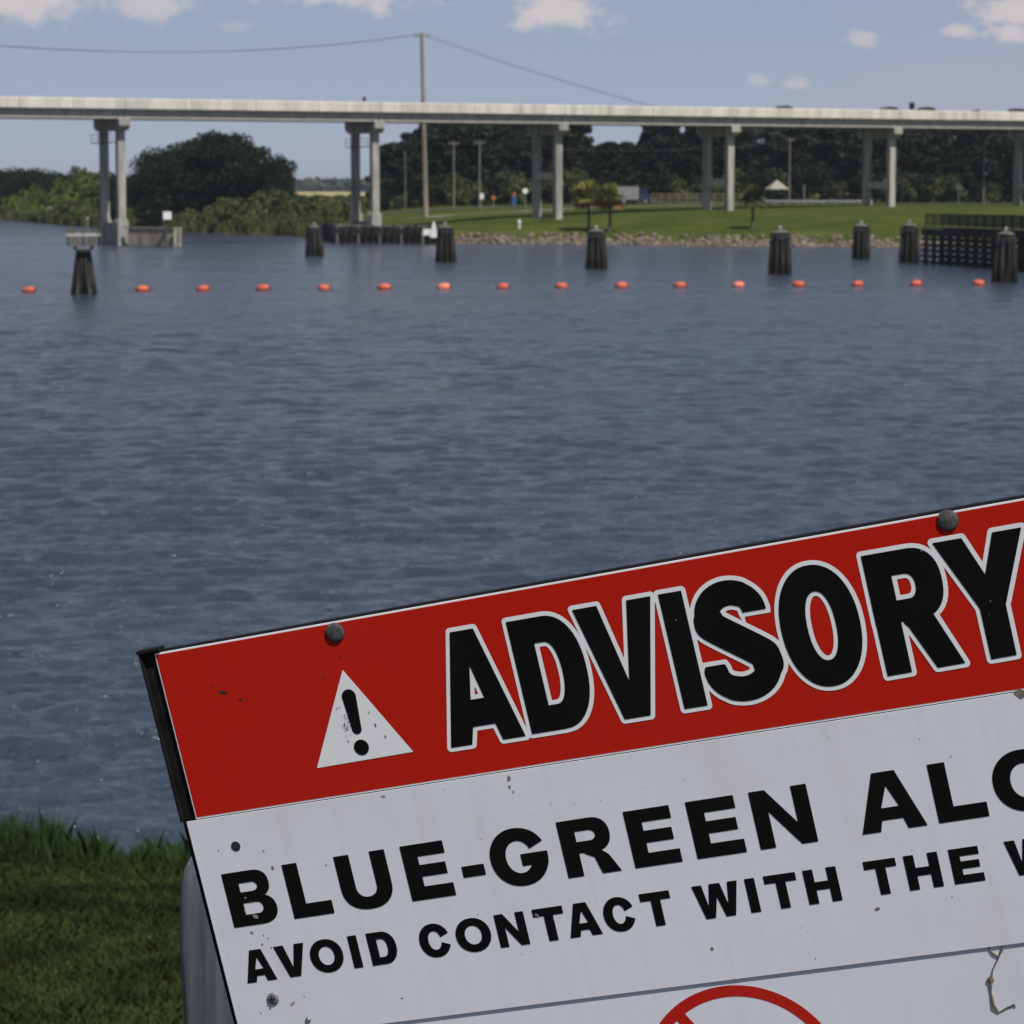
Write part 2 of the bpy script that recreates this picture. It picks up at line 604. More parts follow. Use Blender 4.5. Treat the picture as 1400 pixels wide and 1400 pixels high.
def H(x, y):
    x = np.asarray(x, float)
    y = np.asarray(y, float)
    s = shore_dist(x, y) + 0.5 * np.sin(x * 0.7) * np.sin(y * 0.5 + x * 0.2)
    right = np.interp(s, [-12, -3, 0, 3, 5, 23, 44, 65, 120], [-4, -1, 0, 1.1, 1.45, 3.1, 4.05, 4.5, 4.6])
    left = np.interp(s, [-12, -3, 0, 4, 20, 60, 120], [-4, -1, 0, 0.8, 2.0, 3.2, 4.4])
    t = np.clip((x + 32) / 18, 0, 1)
    z = left * (1 - t) + right * t
    fill = np.interp(s, [0.2, 2.2, 14, 20], [0, 2.1, 2.1, 0]) * np.clip((x + 27) / 2, 0, 1) * np.clip((-8.5 - x) / 2, 0, 1)
    z = np.maximum(z, np.where(fill > 0.05, fill, -4))
    e = bank_edge(x)
    near = np.interp(y - e, [-100, -27, -23, -16, -11.5, -7, -3, -0.6, 0, 1, 8],
                     [5.3, 5.3, 4.3, 2.15, 1.25, 0.8, 0.45, 0.22, -0.02, -0.5, -4])
    near = np.where(y > 60, -4, near)
    arm = np.interp(-68 - x + np.maximum(0, y - 345) * -1.0, [-10, 0, 4, 20], [-4, 0, 1.2, 3.0])
    return np.maximum(np.maximum(z, near), np.maximum(arm, -4))


def Hs(x, y):
    return float(H(np.array([x]), np.array([y]))[0])


def axis_coords(spec):
    out = []
    for a, b, st in spec:
        out.append(np.arange(a, b, st))
    out.append([spec[-1][1]])
    return np.unique(np.concatenate(out).round(4))


gx = axis_coords([(-8000, -1000, 1000), (-1000, -300, 100), (-300, -130, 10), (-130, -10, 2.5), (-10, 10, 0.5),
                  (10, 130, 2.5), (130, 300, 10), (300, 1000, 100), (1000, 8000, 1000)])
gy = axis_coords([(-300, -20, 20), (-20, 18, 2), (18, 33, 0.4), (33, 60, 3), (60, 320, 20), (320, 480, 2),
                  (480, 700, 5), (700, 1500, 40), (1500, 9000, 500)])
GX, GY = np.meshgrid(gx, gy)
GZ = H(GX, GY)
V = np.stack([GX, GY, GZ], -1).reshape(-1, 3)
ny, nx = GX.shape
I = (np.arange(ny - 1)[:, None] * nx + np.arange(nx - 1)[None]).ravel()
ground = structure(link('ground', fast_mesh('ground', V, np.stack([I, I + 1, I + nx + 1, I + nx], 1), 'ground', True)))

def make_water():
    """one water sheet: wind chop as real relief on the river, flat far out"""
    rows = [-300.0, 20.0, 27.0]
    y = 28.0
    while y < 440:
        rows.append(y)
        y += min(0.90, 0.085 * (y / 28.0) ** 1.0)
    fine = len(rows)
    rows += [446, 460, 480, 520, 600, 700, 1500, 9000]
    rows = np.array(rows)
    nc = 600
    rngx = 22 + 0.48 * np.clip(rows, 28, 450)
    u = np.linspace(-1, 1, nc)
    X = np.concatenate([np.full((len(rows), 1), -8000.0), np.minimum(-300, -rngx)[:, None] - 20, rngx[:, None] * u[None],
                        np.maximum(300, rngx)[:, None] + 20, np.full((len(rows), 1), 8000.0)], 1)
    Y = np.repeat(rows[:, None], X.shape[1], 1)
    Z = np.zeros(X.shape)
    sl = (slice(3, fine), slice(2, 2 + nc))
    xs_, ys_ = X[sl], Y[sl]
    dy = np.gradient(rows)[3:fine][:, None]
    dxx = (2 * rngx / (nc - 1))[3:fine][:, None]
    r = np.random.default_rng(77)
    gust = 1.0 + 0.22 * np.sin(xs_ * 0.11 + 1.7 * np.sin(ys_ * 0.05)) * np.sin(ys_ * 0.083 + 0.6 * np.sin(xs_ * 0.13)) \
        + 0.16 * np.sin(xs_ * 0.31 + ys_ * 0.21) * np.sin(ys_ * 0.37 - xs_ * 0.12)
    zz = np.zeros(xs_.shape)
    for k in range(96):
        lam = 0.22 * (2.6 / 0.22) ** r.random()
        ang = math.radians(90 + 8) + r.normal() * 0.50          # the wind comes along the view
        kx, ky = math.cos(ang) * 2 * math.pi / lam, math.sin(ang) * 2 * math.pi / lam
        slope = 0.043 * (1.0 if lam < 1.1 else 0.62)
        fade = np.clip((lam / np.maximum(dy * abs(math.sin(ang)), 0.35 * dxx) - 2.2) / 2.0, 0, 1)
        ph = xs_ * kx + ys_ * ky + r.uniform(0, 6.28)
        sn = np.sin(ph)
        zz += fade * slope * lam / (2 * math.pi) * (sn + 0.22 * np.cos(2 * ph))
    edge = np.clip((1 - np.abs(u)) / 0.25, 0, 1)[None] * np.clip((ys_ - 28) / 1.5, 0, 1) * np.clip((440 - ys_) / 12, 0, 1)
    calm = np.clip((ys_ - 29.5) / 5, 0.6, 1)
    Z[sl] = zz * gust * edge * calm
    ny_, nx_ = X.shape
    I_ = (np.arange(ny_ - 1)[:, None] * nx_ + np.arange(nx_ - 1)[None]).ravel()
    me = fast_mesh('water', np.stack([X, Y, Z], -1).reshape(-1, 3), np.stack([I_, I_ + 1, I_ + nx_ + 1, I_ + nx_], 1), 'water', True)
    return structure(link('water', me))


water = make_water()


def ribbon(name, pts, width, m, lift=0.03):
    """a strip laid on the terrain"""
    P = []
    for (x0, y0), (x1, y1) in zip(pts[:-1], pts[1:]):
        n = max(2, int(math.hypot(x1 - x0, y1 - y0) / 2))
        for k in range(n):
            P.append((x0 + (x1 - x0) * k / n, y0 + (y1 - y0) * k / n))
    P.append(pts[-1])
    mb = MB()
    W = 5
    for i, (x, y) in enumerate(P):
        a = Vector(P[max(i - 1, 0)])
        b = Vector(P[min(i + 1, len(P) - 1)])
        d = (b - a).normalized()
        nrm = Vector((-d.y, d.x))
        for k in range(W):
            q = Vector((x, y)) + nrm * width * (k / (W - 1) - 0.5)
            mb.v.append((q.x, q.y, Hs(q.x, q.y) + lift + 0.02 * (1 - abs(k - 2) / 2)))
    for i in range(len(P) - 1):
        for k in range(W - 1):
            a = i * W + k
            mb.f.append((a, a + 1, a + W + 1, a + W))
    return structure(mb.build(name, m))


ribbon('path', [(-16, 440), (-8, 436), (2, 440), (14, 452), (40, 468)], 3.2, 'pale_road', 0.06)
ribbon('road', [(-40, 476), (10, 474), (60, 480), (170, 482)], 7.0, 'asphalt', 0.07)

# ------------------------------------------------------------------ bridge
PHI = math.radians(27.7)
BU = Vector((math.cos(PHI), math.sin(PHI), 0))      # along the bridge, left to right
BN = Vector((-math.sin(PHI), math.cos(PHI), 0))     # across it, away from the camera
BP = Vector((6.1, 394.0, 0))                        # front column of the third visible bent
BL = 27.0
stations = [-2.286 - 1.0, -2.286, -1, 0, 1, 2, 3, 4]
stations = [s * BL for s in stations]
COLW = 5.9
Z_GB, Z_GT, Z_DT, Z_PT = 15.62, 16.88, 17.12, 18.08
bridge = thing('road_bridge', 'long pale concrete girder road bridge on twin-column piers crossing the river', 'bridge',
               (BP.x, BP.y, 0), PHI)
# local frame: x along, y across (away), origin at BP


def prof_prism(name, prof, x0, x1, m, parent):
    mb = MB()
    n = len(prof)
    for x in (x0, x1):
        for a, b in prof:
            mb.v.append((x, a, b))
    mb.f.append(tuple(range(n))[::-1])
    mb.f.append(tuple(range(n, 2 * n)))
    for k in range(n):
        k2 = (k + 1) % n
        mb.f.append((k, k2, n + k2, n + k))
    return mb.build(name, m, parent)


girder_prof = [(-0.30, 0), (0.30, 0), (0.30, 0.38), (0.11, 0.54), (0.11, 0.92), (0.32, 1.06), (0.32, 1.255),
               (-0.32, 1.255), (-0.32, 1.06), (-0.11, 0.92), (-0.11, 0.54), (-0.30, 0.38)]
ends = [stations[0] - 27] + stations + [stations[-1] + 27]
for s0, s1 in zip(ends[:-1], ends[1:]):
    for gy_ in (-1.15, 0.75, 2.95, 5.15, 7.05):
        prof_prism('girder', [(a + gy_, b + Z_GB) for a, b in girder_prof], s0 + 0.06, s1 - 0.06, 'concrete', bridge)
    prof_prism('deck_slab', [(-2.05, 16.88), (7.95, 16.88), (7.95, 17.10), (-2.05, 17.10)], s0 + 0.02, s1 - 0.02,
               'concrete', bridge)
    prof_prism('roadway', [(-1.55, 17.104), (7.45, 17.104), (7.45, 17.16), (-1.55, 17.16)], s0 + 0.02, s1 - 0.02, 'asphalt',
               bridge)
    npan = 4
    for k in range(npan):
        a = s0 + (s1 - s0) * k / npan + 0.03
        b = s0 + (s1 - s0) * (k + 1) / npan - 0.03
        front = [(-2.12, 16.80), (-2.054, 16.80), (-2.054, 17.104), (-1.62, 17.104), (-1.72, 17.42), (-1.82, 18.05),
                 (-2.06, 18.05), (-2.12, 17.95)]
        back = [(5.9 - q[0], q[1]) for q in front][::-1]
        prof_prism('parapet_panel', front, a, b, 'concrete_parapet', bridge)
        prof_prism('parapet_panel', back, a, b, 'concrete_parapet', bridge)
    # diaphragms between the girders
    for q in (0.33, 0.67):
        MB().box((s0 + (s1 - s0) * q, 2.95, 16.25), (0.22, 7.9, 0.7)).build('diaphragm', 'concrete_dark', bridge)

bent_base = {}
for i, s in enumerate(stations):
    P = BP + BU * s
    zb = Hs(P.x, P.y)
    zb2 = Hs((P + BN * COLW).x, (P + BN * COLW).y)
    cap = MB()
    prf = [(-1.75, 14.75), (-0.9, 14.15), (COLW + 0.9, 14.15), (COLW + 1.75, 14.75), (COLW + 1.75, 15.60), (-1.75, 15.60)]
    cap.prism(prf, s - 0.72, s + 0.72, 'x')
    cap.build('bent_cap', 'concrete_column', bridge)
    for gy_ in (-1.15, 0.75, 2.95, 5.15, 7.05):
        mb = MB().box((s - 0.4, gy_, 15.61), (0.4, 0.5, 0.03)).box((s + 0.4, gy_, 15.61), (0.4, 0.5, 0.03))
        mb.build('bearing_pad', 'rubber', bridge)
    for yy, z0 in ((0, zb), (COLW, zb2)):
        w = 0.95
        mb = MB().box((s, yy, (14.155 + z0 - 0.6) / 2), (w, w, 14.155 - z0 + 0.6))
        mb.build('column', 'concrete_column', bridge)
        if i in (1, 2):
            top = 3.3 if i == 1 else 4.0
            mb = MB().prism([(-0.70, -3), (0.70, -3), (0.70, top - 0.4), (0.50, top), (-0.50, top), (-0.70, top - 0.4)],
                            yy - 0.66, yy + 0.66, 'y')
            mb.v = [(a + s, b, c) for a, b, c in mb.v]
            mb.build('pedestal', 'concrete_column', bridge)
    if i in (1, 2):
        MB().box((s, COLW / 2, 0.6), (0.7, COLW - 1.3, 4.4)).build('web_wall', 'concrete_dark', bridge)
    elif i >= 3:
        zc = {3: 8.7, 4: 7.8, 5: 7.5}.get(i, 7.4)
        MB().box((s, COLW / 2, zc), (0.8, COLW - 0.95, 0.95)).build('cross_beam', 'concrete', bridge)


def blocal(x, y, z):
    return BP + BU * x + BN * y + Vector((0, 0, z))


# steel inspection platforms on the two channel piers
for s, z, ya, yb in ((stations[1], 12.7, -0.3, COLW + 1.5), (stations[2], 12.4, -0.3, COLW + 0.6), (stations[2], 7.2, -0.9, COLW + 0.6)):
    mb = MB().box((s - 0.85, (ya + yb) / 2, z), (0.7, yb - ya, 0.10))
    for yy in np.linspace(ya, yb, 4):
        mb.tube([(s - 1.15, yy, z), (s - 1.15, yy, z + 1.05)], 0.035, 6)
    mb.tube([(s - 1.15, ya, z + 1.05), (s - 1.15, yb, z + 1.05)], 0.035, 6)
    mb.tube([(s - 1.15, ya, z + 0.55), (s - 1.15, yb, z + 0.55)], 0.03, 6)
    mb.build('inspection_platform', 'dark_steel', bridge)
mb = MB()
for q in (-0.22, 0.22):
    mb.tube([(stations[2] - 0.62, COLW - 1.0 + q, 4.0), (stations[2] - 0.62, COLW - 1.0 + q, 14.0)], 0.03, 6)
for k in range(32):
    mb.tube([(stations[2] - 0.62, COLW - 1.22, 4.2 + k * 0.31), (stations[2] - 0.62, COLW - 0.78, 4.2 + k * 0.31)], 0.02, 5)
mb.build('ladder', 'dark_steel', bridge)

# --- vehicles and signs on the bridge
LEN = {}


def car_profile(kind):
    if kind == 'sedan':
        body = [(-2.25, 0.35), (2.25, 0.35), (2.3, 0.6), (2.15, 0.78), (1.1, 0.95), (-1.6, 1.0), (-2.2, 0.95), (-2.3, 0.6)]
        cab = [(1.05, 0.95), (0.35, 1.42), (-0.9, 1.45), (-1.75, 1.0)]
    elif kind == 'suv':
        body = [(-2.3, 0.4), (2.3, 0.4), (2.35, 0.75), (2.2, 1.0), (1.1, 1.12), (-2.2, 1.12), (-2.35, 0.75)]
        cab = [(1.1, 1.12), (0.5, 1.72), (-2.0, 1.78), (-2.2, 1.12)]
    else:
        body = [(-2.7, 0.5), (2.7, 0.5), (2.75, 0.9), (2.6, 1.1), (1.3, 1.2), (-2.7, 1.2)]
        cab = [(1.3, 1.2), (0.75, 1.85), (-0.5, 1.88), (-0.7, 1.2)]
    return body, cab


def make_car(kind, m, label, loc, rz):
    t = thing('car' if kind != 'pickup' else 'pickup_truck', label, 'car' if kind != 'pickup' else 'pickup', loc, rz,
              'vehicles on the bridge')
    body, cab = car_profile(kind)
    MB().prism(body[::-1], -0.88, 0.88, 'y').build('body', m, t)
    MB().prism(cab[::-1], -0.74, 0.74, 'y').build('cabin', m, t)
    g = [(a * 0.93, b - 0.06 if b > 1.2 else b + 0.04) for a, b in cab]
    MB().prism(g[::-1], -0.755, 0.755, 'y').build('side_glass', 'glass_dark', t)
    for wx in (-1.4, 1.4):
        for wy in (-0.8, 0.8):
            w = MB().lathe([(0.2, -0.11), (0.33, -0.10), (0.33, 0.10), (0.2, 0.11)], 14, (wx, wy, 0.33), 'y')
            wo = w.build('wheel', 'rubber', t)
            MB().lathe([(0.05, -0.118), (0.19, -0.114), (0.19, 0.114), (0.05, 0.118)], 12, (wx, wy, 0.33), 'y').build('rim', 'steel_grey', wo)
    return t


def bridge_x(px):
    """distance along the bridge (front parapet) that shows at this photo column"""
    a = (px - 700) / F
    q = BP + BN * 1.2
    return (a * q.y - q.x) / (BU.x - a * BU.y)


for kind, m, px, lane, rz, lab in [
        ('sedan', 'car_dark', 1386, 1.2, 0, 'dark car roof above the bridge parapet at the far right'),
        ('sedan', 'car_dark', 1264, 1.2, 0, 'low dark car roof just right of the small sign on the bridge'),
        ('sedan', 'car_silver', 1213, 1.2, 0, 'low grey car roof just left of the small sign on the bridge'),
        ('sedan', 'car_dark', 1083, 4.6, math.pi, 'dark car barely showing over the bridge parapet, leftmost of the cars')]:
    make_car(kind, m, lab, blocal(bridge_x(px), lane, 17.162), PHI + rz)


def bridge_sign(px, wdt, hgt, lab):
    t = thing('road_sign', lab, 'sign', blocal(bridge_x(px), -1.45, 17.162), PHI)
    MB().tube([(0, 0, 0), (0, 0, 1.0 + hgt)], 0.05, 8).build('post', 'dark_steel', t)
    MB().box((0.07, 0.1, 1.0 + hgt / 2), (0.03, wdt, hgt)).build('sign_panel', 'dark_steel', t)


bridge_sign(1227, 1.3, 1.0, 'tall dark sign standing on the bridge between two cars')
bridge_sign(488, 1.0, 0.55, 'small dark sign on the bridge above the second pier')

# ------------------------------------------------------------------ dolphins (pile clusters) in the water


def make_dolphin(label, loc, h, rb, rt, rz, seed):
    rnd = random.Random(seed)
    t = thing('pile_dolphin', label, 'dolphin', loc, rz, 'timber pile dolphins in the river')
    rings = [(9, 1.0), (4, 0.48)]
    for n, k in rings:
        for i in range(n):
            a = 2 * math.pi * (i + rnd.uniform(-0.1, 0.1)) / n
            r = 0.19 * rnd.uniform(0.92, 1.12)
            hh = h * (rnd.uniform(0.86, 0.95) if k == 1.0 else rnd.uniform(0.94, 0.99))
            c, s = math.cos(a), math.sin(a)
            kb, kt = k * (rb - 0.2), k * (rt - 0.2)
            b0 = 1.0 + 2.2 / h * (1 - kt / kb)
            pts = [(c * kb * b0, s * kb * b0, -2.2), (c * kb, s * kb, 0), (c * (kb + kt) / 2, s * (kb + kt) / 2, hh / 2),
                   (c * kt, s * kt, hh)]
            MB().tube(pts, [r * 1.05, r * 1.05, r, r * 0.93], 10).build('pile', 'timber_dark', t)
    MB().tube([(0, 0, -2), (0, 0, h * 1.0), (0.01, 0, h * 1.0)], [0.24, 0.22, 0.2], 10).build('king_pile', 'timber_grey', t)
    MB().lathe([(0.13, 0), (0.13, 0.16), (0.05, 0.30), (0.0, 0.32)], 10, (0, 0, h)).build('pile_cap', 'steel_grey', t)
    for z in (0.80, 0.86):
        rr = rb + (rt - rb) * z + 0.015
        pts = [(rr * math.cos(q), rr * math.sin(q), h * z) for q in np.linspace(0, 2 * math.pi, 25)]
        MB().tube(pts, 0.03, 5, cap=False).build('cable_wrap', 'dark_steel', t)
    # weathered sawn tops
    MB().lathe([(rt * 0.86, 0.0), (rt * 0.8, 0.09), (rt * 0.35, 0.22), (0.23, 0.24)], 14, (0, 0, h * 0.93)).build('top_boards', 'timber_grey', t)
    return t


for i, (px, yb, yt, wb, wt, lab) in enumerate([
        (430, 353, 308, 27, 20, 'short dark pile dolphin in front of the reed bank, leftmost of the plain ones'),
        (609, 361, 308, 31, 24, 'dark pile dolphin just right of the white channel marker'),
        (815, 370, 313, 32, 25, 'dark pile dolphin in front of the two palms'),
        (1066, 378, 314, 34, 28, 'grey-topped pile dolphin in front of the fourth pier, tallest mid-river'),
        (1177, 357, 306, 26, 23, 'small dark pile dolphin left of the one at the guide wall end'),
        (1243, 362, 305, 30, 25, 'pile dolphin at the left end of the timber guide wall'),
        (1374, 389, 316, 38, 28, 'large pile dolphin in front of the timber guide wall at the right edge')]):
    p = on_level(px, yb - 3)
    s = p.y / F
    make_dolphin(lab, p, (yb - 3 - yt) * s, wb / 2 * s, wt / 2 * s, i * 0.7, i + 3)


def make_platform_dolphin():
    p = on_level(115, 402)
    s = p.y / F
    t = thing('platform_dolphin', 'splayed dark pile dolphin carrying a pale railed platform near the left edge', 'dolphin', p, 0.15)
    h = 59 * s
    for i in range(10):
        a = 2 * math.pi * i / 10
        c, q = math.cos(a), math.sin(a)
        MB().tube([(c * 1.05, q * 1.05, -1.8), (c * 0.76, q * 0.76, 0), (c * 0.36, q * 0.36, h)], [0.15, 0.145, 0.13], 9).build('pile', 'timber_dark', t)
    MB().tube([(0, 0, -1.8), (0, 0, h)], 0.16, 9).build('pile', 'timber_dark', t)
    MB().lathe([(0.52, 0), (0.54, 0.10), (0.50, 0.14)], 14, (0, 0, h - 0.05)).build('collar', 'dropping_white', t)
    for xx in (-0.55, 0.55):
        MB().box((xx, 0, h + 0.19), (0.22, 1.9, 0.22)).build('beam', 'timber_dark', t)
    for k in range(8):
        MB().box((-1.0 + k * 0.285, 0, h + 0.34), (0.26, 2.0, 0.08)).build('deck_plank', 'timber_grey', t)
    for xx in (-1.02, 0.0, 1.02):
        for yy in (-0.9, 0.9):
            MB().box((xx, yy, h + 0.86), (0.12, 0.12, 0.96)).build('post', 'timber_dark', t)
    for yy in (-0.985, 0.985):
        for xx, w in ((-0.52, 0.72), (0.52, 0.72)):
            MB().box((xx, yy, h + 0.70), (w, 0.05, 0.54)).build('side_panel', 'timber_grey', t)
        MB().box((0, yy, h + 1.06), (2.3, 0.06, 0.16)).build('rail', 'dropping_white', t)
        MB().box((0, yy, h + 1.30), (2.2, 0.05, 0.09)).build('rail', 'timber_grey', t)
    for xx in (-1.1, 1.1):
        MB().box((xx, 0, h + 1.06), (0.06, 1.9, 0.16)).build('rail', 'dropping_white', t)
    MB().box((-0.72, -0.2, h + 1.14), (0.30, 0.30, 0.75)).build('light_box', 'timber_grey', t)
    MB().tube([(0.30, 0, h + 0.38), (0.30, 0, h + 2.0)], 0.07, 8).build('mast', 'pole_grey', t)
    MB().lathe([(0.02, 0), (0.10, 0.03), (0.10, 0.16), (0.03, 0.24)], 12, (0.30, 0, h + 2.0)).build('lantern', 'steel_grey', t)


make_platform_dolphin()

# ------------------------------------------------------------------ orange float line
float_px = [40, 195, 278, 360, 443, 526, 607, 688, 768, 850, 930, 1010, 1092, 1173, 1253, 1338]
flo = None
n_f = len(float_px)
rf = random.Random(4)
for i, px in enumerate(float_px):
    yb = 399.0 + (389.5 - 399.0) * (px - 40) / 1298
    p = on_level(px, yb)
    if flo is None:
        flo = thing('barrier_float', 'x', 'buoy', p, 0, 'orange floats of the barrier line')
        prof = []
        for k in range(13):
            a = -1 + 2 * k / 12
            prof.append((max(0.05, 0.30 * (1 - abs(a) ** 2.8) ** 0.5), a * 0.49))
        MB().lathe(prof, 18, (0, 0, 0.12), 'x').build('float_shell', 'float_orange', flo, smooth=True)
        for sx in (-1, 1):
            MB().lathe([(0.06, -0.05), (0.09, -0.03), (0.09, 0.03), (0.06, 0.05)], 10, (sx * 0.52, 0, 0.12), 'x').build('end_collar', 'rubber', flo)
        MB().lathe([(0.300, -0.012), (0.306, -0.01), (0.306, 0.01), (0.300, 0.012)], 18, (0, 0, 0.12), 'x').build('seam', 'float_orange', flo)
        o = flo
    else:
        o = copy_tree(flo, p)
    o.rotation_euler = (rf.uniform(-0.15, 0.15), rf.uniform(-0.10, 0.10), rf.uniform(-0.35, 0.3))
    sc = rf.uniform(0.94, 1.06)
    o.scale = (sc * 0.9, sc, sc * 0.94)
    if i in (6, 11):
        for ch in o.children:
            if ch.name.startswith(('float_shell', 'seam')):
                ch.data = ch.data.copy()
                ch.data.materials[0] = MATS['float_pale']
    if i == 0:
        o['label'] = 'orange float left of the platform dolphin, leftmost in the line'
    elif i == n_f - 1:
        o['label'] = 'orange float beside the large right dolphin, last in the line'
    elif i == 11:
        o['label'] = 'faded pinkish float, twelfth from the left in the line'
    else:
        o['label'] = 'orange float on the water, %s from the left in the line' % ORD[i]

# ------------------------------------------------------------------ timber bulkhead at the second pier


def make_bulkhead():
    pts = [Vector((-25.6, 400.0)), Vector((-22.6, 380.6)), Vector((-8.6, 376.2))]
    t = thing('timber_bulkhead', 'dark timber pile bulkhead along the shore under the second pier', 'bulkhead', (pts[1].x, pts[1].y, 0), 0)
    rnd = random.Random(2)
    for j in range(2):
        d = pts[j + 1] - pts[j]
        L = d.length
        ang = math.atan2(d.y, d.x)
        dv, nv = d.normalized(), Vector((-math.sin(ang), math.cos(ang)))

        def loc(x, y, z, j=j, dv=dv, nv=nv):
            q = pts[j] - pts[1] + dv * x + nv * y
            return (q.x, q.y, z)
        n = int(L / 0.92)
        for i in range(n + 1):
            x = L * i / n
            top = 2.30 + rnd.uniform(-0.12, 0.15)
            MB().tube([loc(x, -0.16, -2.0), loc(x, -0.16, top)], [0.17, 0.15], 8).build('pile', 'timber_grey' if i % 3 == 0 else 'timber_dark', t)
        for k in range(7):
            z = -0.3 + k * 0.36
            MB().box(loc(L / 2, 0.06 + 0.004 * j, z + 0.16), (L, 0.08, 0.345), ang).build('plank', 'timber_dark', t)
        MB().box(loc(L / 2, -0.40, 1.75), (L, 0.12, 0.22), ang).build('wale', 'timber_dark', t)
        MB().box(loc(L / 2, 0.62, 2.2 + 0.006 * j), (L, 1.0, 0.14), ang).build('cap_slab', 'concrete_dark', t)


make_bulkhead()


def make_fender(aw, bw, label):
    d = (bw - aw)
    L = d.length
    t = thing('fender_wall', label, 'fender', (aw.x, aw.y, 0), math.atan2(d.y, d.x))
    # x=0 at the near end
    for k in range(5):
        x0 = 1.0 + k * (L - 1.0) / 5
        w = (L - 1.0) / 5
        for j in range(5):
            MB().box((x0 + w / 2, 0, 0.05 + j * 0.42 + 0.2), (w - 0.05, 0.22, 0.40)).build('plank', 'timber_tan', t)
    for k in range(6):
        x = 0.8 + k * (L - 1.0) / 5
        MB().tube([(x, -0.3, -2), (x, -0.3, 2.25)], 0.2, 8).build('pile', 'timber_dark', t)
    for q in ((0.1, 0.35), (0.1, -0.45), (-0.25, -0.05)):
        MB().tube([(q[0], q[1], -2), (q[0], q[1], 2.35)], 0.26, 9).build('pile', 'timber_tan', t)
    MB().box((L / 2 + 0.6, 0, 2.24), (L, 0.5, 0.14)).build('cap_board', 'timber_tan', t)
    return t


fa = on_level(243, 337)
fb = on_level(176, 335.8)
make_fender(Vector((fa.x, fa.y)), Vector((fb.x, fb.y)), 'pale timber fender wall beside the leftmost pier')


def make_marker(px, ybase_z, D, label, name='channel_sign'):
    pass


# white notice board on the fender wall
p = at_depth(229, 313, 358)
t = thing('notice_sign', 'small white square notice on posts above the pale fender wall', 'sign', (p.x, p.y, 2.31), 0.1)
for q in (-0.3, 0.3):
    MB().tube([(q, 0, 0), (q, 0, 1.9)], 0.05, 6).build('post', 'timber_dark', t)
MB().box((0, -0.08, 1.45), (1.0, 0.05, 0.95)).build('sign_panel', 'white_paint', t)

# white channel marker by the bulkhead end
p = on_level(588, 334)
t = thing('channel_marker', 'white angled channel marker boards at the right end of the dark bulkhead', 'marker', (p.x, p.y - 0.6, 0), 0)
MB().tube([(0, 0, -1.5), (0, 0, 2.6)], 0.13, 8).build('pile', 'timber_dark', t)
MB().prism([(0.05, 0.85), (0.85, 0.85), (0.95, 1.5), (0.62, 2.85), (0.40, 2.85), (0.2, 1.9)], -0.20, -0.15, 'y').build('board', 'white_paint', t)
MB().prism([(-0.95, 1.15), (0.05, 1.15), (0.15, 1.95), (-0.80, 1.95)], -0.28, -0.23, 'y').build('board', 'white_paint', t)

# far navigation pile left of the platform dolphin
p = on_level(66, 305)
t = thing('mooring_pile', 'lone pale pile with a box top far off at the left bank', 'pile', (p.x + 1, p.y - 4, 0), 0)
MB().tube([(0, 0, -2), (0, 0, 2.6)], [0.35, 0.3], 9).build('pile', 'timber_grey', t)
MB().box((0, 0, 3.0), (1.0, 0.9, 0.8)).build('light_box', 'pole_grey', t)

# ------------------------------------------------------------------ timber guide wall at the right


def make_guide_wall():
    a = Vector((38.9, 276.0))
    d = Vector((3.4, -18.0)).normalized()
    L = 44.0
    t = thing('guide_wall', 'black timber guide wall with open lattice and handrail at the right edge', 'guide wall', (a.x, a.y, 0),
              math.atan2(d.y, d.x))
    n = 20
    pile = MB().tube([(0, 0, -2.5), (0, 0, 3.2)], [0.22, 0.2], 8).mesh('pile', 'timber_dark')
    rpost = MB().box((0, 0, 0.55), (0.10, 0.10, 1.1)).mesh('rail_post', 'timber_dark')
    for i in range(n):
        x = L * i / (n - 1)
        for y in (0.0, 1.5):
            link('pile', pile, t, (x, y, 0))
        for y in (-0.05, 1.55):
            link('rail_post', rpost, t, (x, y, 3.5))
        MB().box((x + 0.35, 0.75, 2.75), (0.22, 1.9, 0.3)).build('cross_beam', 'timber_dark', t)
    for y in (-0.30, 1.80):
        for k in range(5):
            MB().box((L / 2, y, 0.22 + k * 0.52), (L + 0.6, 0.18, 0.26)).build('wale', 'timber_dark', t)
        MB().box((L / 2, y, 2.95), (L + 0.6, 0.16, 0.62)).build('fascia', 'timber_dark', t)
    for k in range(44):
        MB().box((0.5 + k * (L - 1) / 43, 0.75, 3.40), (0.96, 2.3, 0.10)).build('deck_plank', 'timber_dark', t)
    for y in (-0.05, 1.55):
        for z in (3.72, 3.95, 4.18, 4.41, 4.62):
            MB().box((L / 2, y, z), (L, 0.07, 0.13)).build('handrail', 'timber_dark', t)


make_guide_wall()

# ------------------------------------------------------------------ foliage


def leaf_cloud(rng, centres, radii, per, size, flat=0.75):
    """quads scattered through clumps"""
    n = len(centres) * per
    c = np.repeat(centres, per, 0)
    r = np.repeat(radii, per, 0)
    g = rng.normal(size=(n, 3))
    g /= np.linalg.norm(g, axis=1)[:, None]
    rad = rng.random(n) ** 0.45
    p = c + g * (rad[:, None] * r)
    a = rng.normal(size=(n, 3))
    a[:, 2] *= flat
    a /= np.linalg.norm(a, axis=1)[:, None]
    b = np.cross(a, rng.normal(size=(n, 3)))
    b /= np.linalg.norm(b, axis=1)[:, None] + 1e-9
    s = size * rng.uniform(0.6, 1.35, n)[:, None]
    a = a * s * 0.5
    b = b * s * 0.32
    V = np.stack([p - a, p + b - a * 0.1, p + a, p - b - a * 0.1], 1).reshape(-1, 3)
    Fc = np.arange(n * 4).reshape(-1, 4)
    return V, Fc


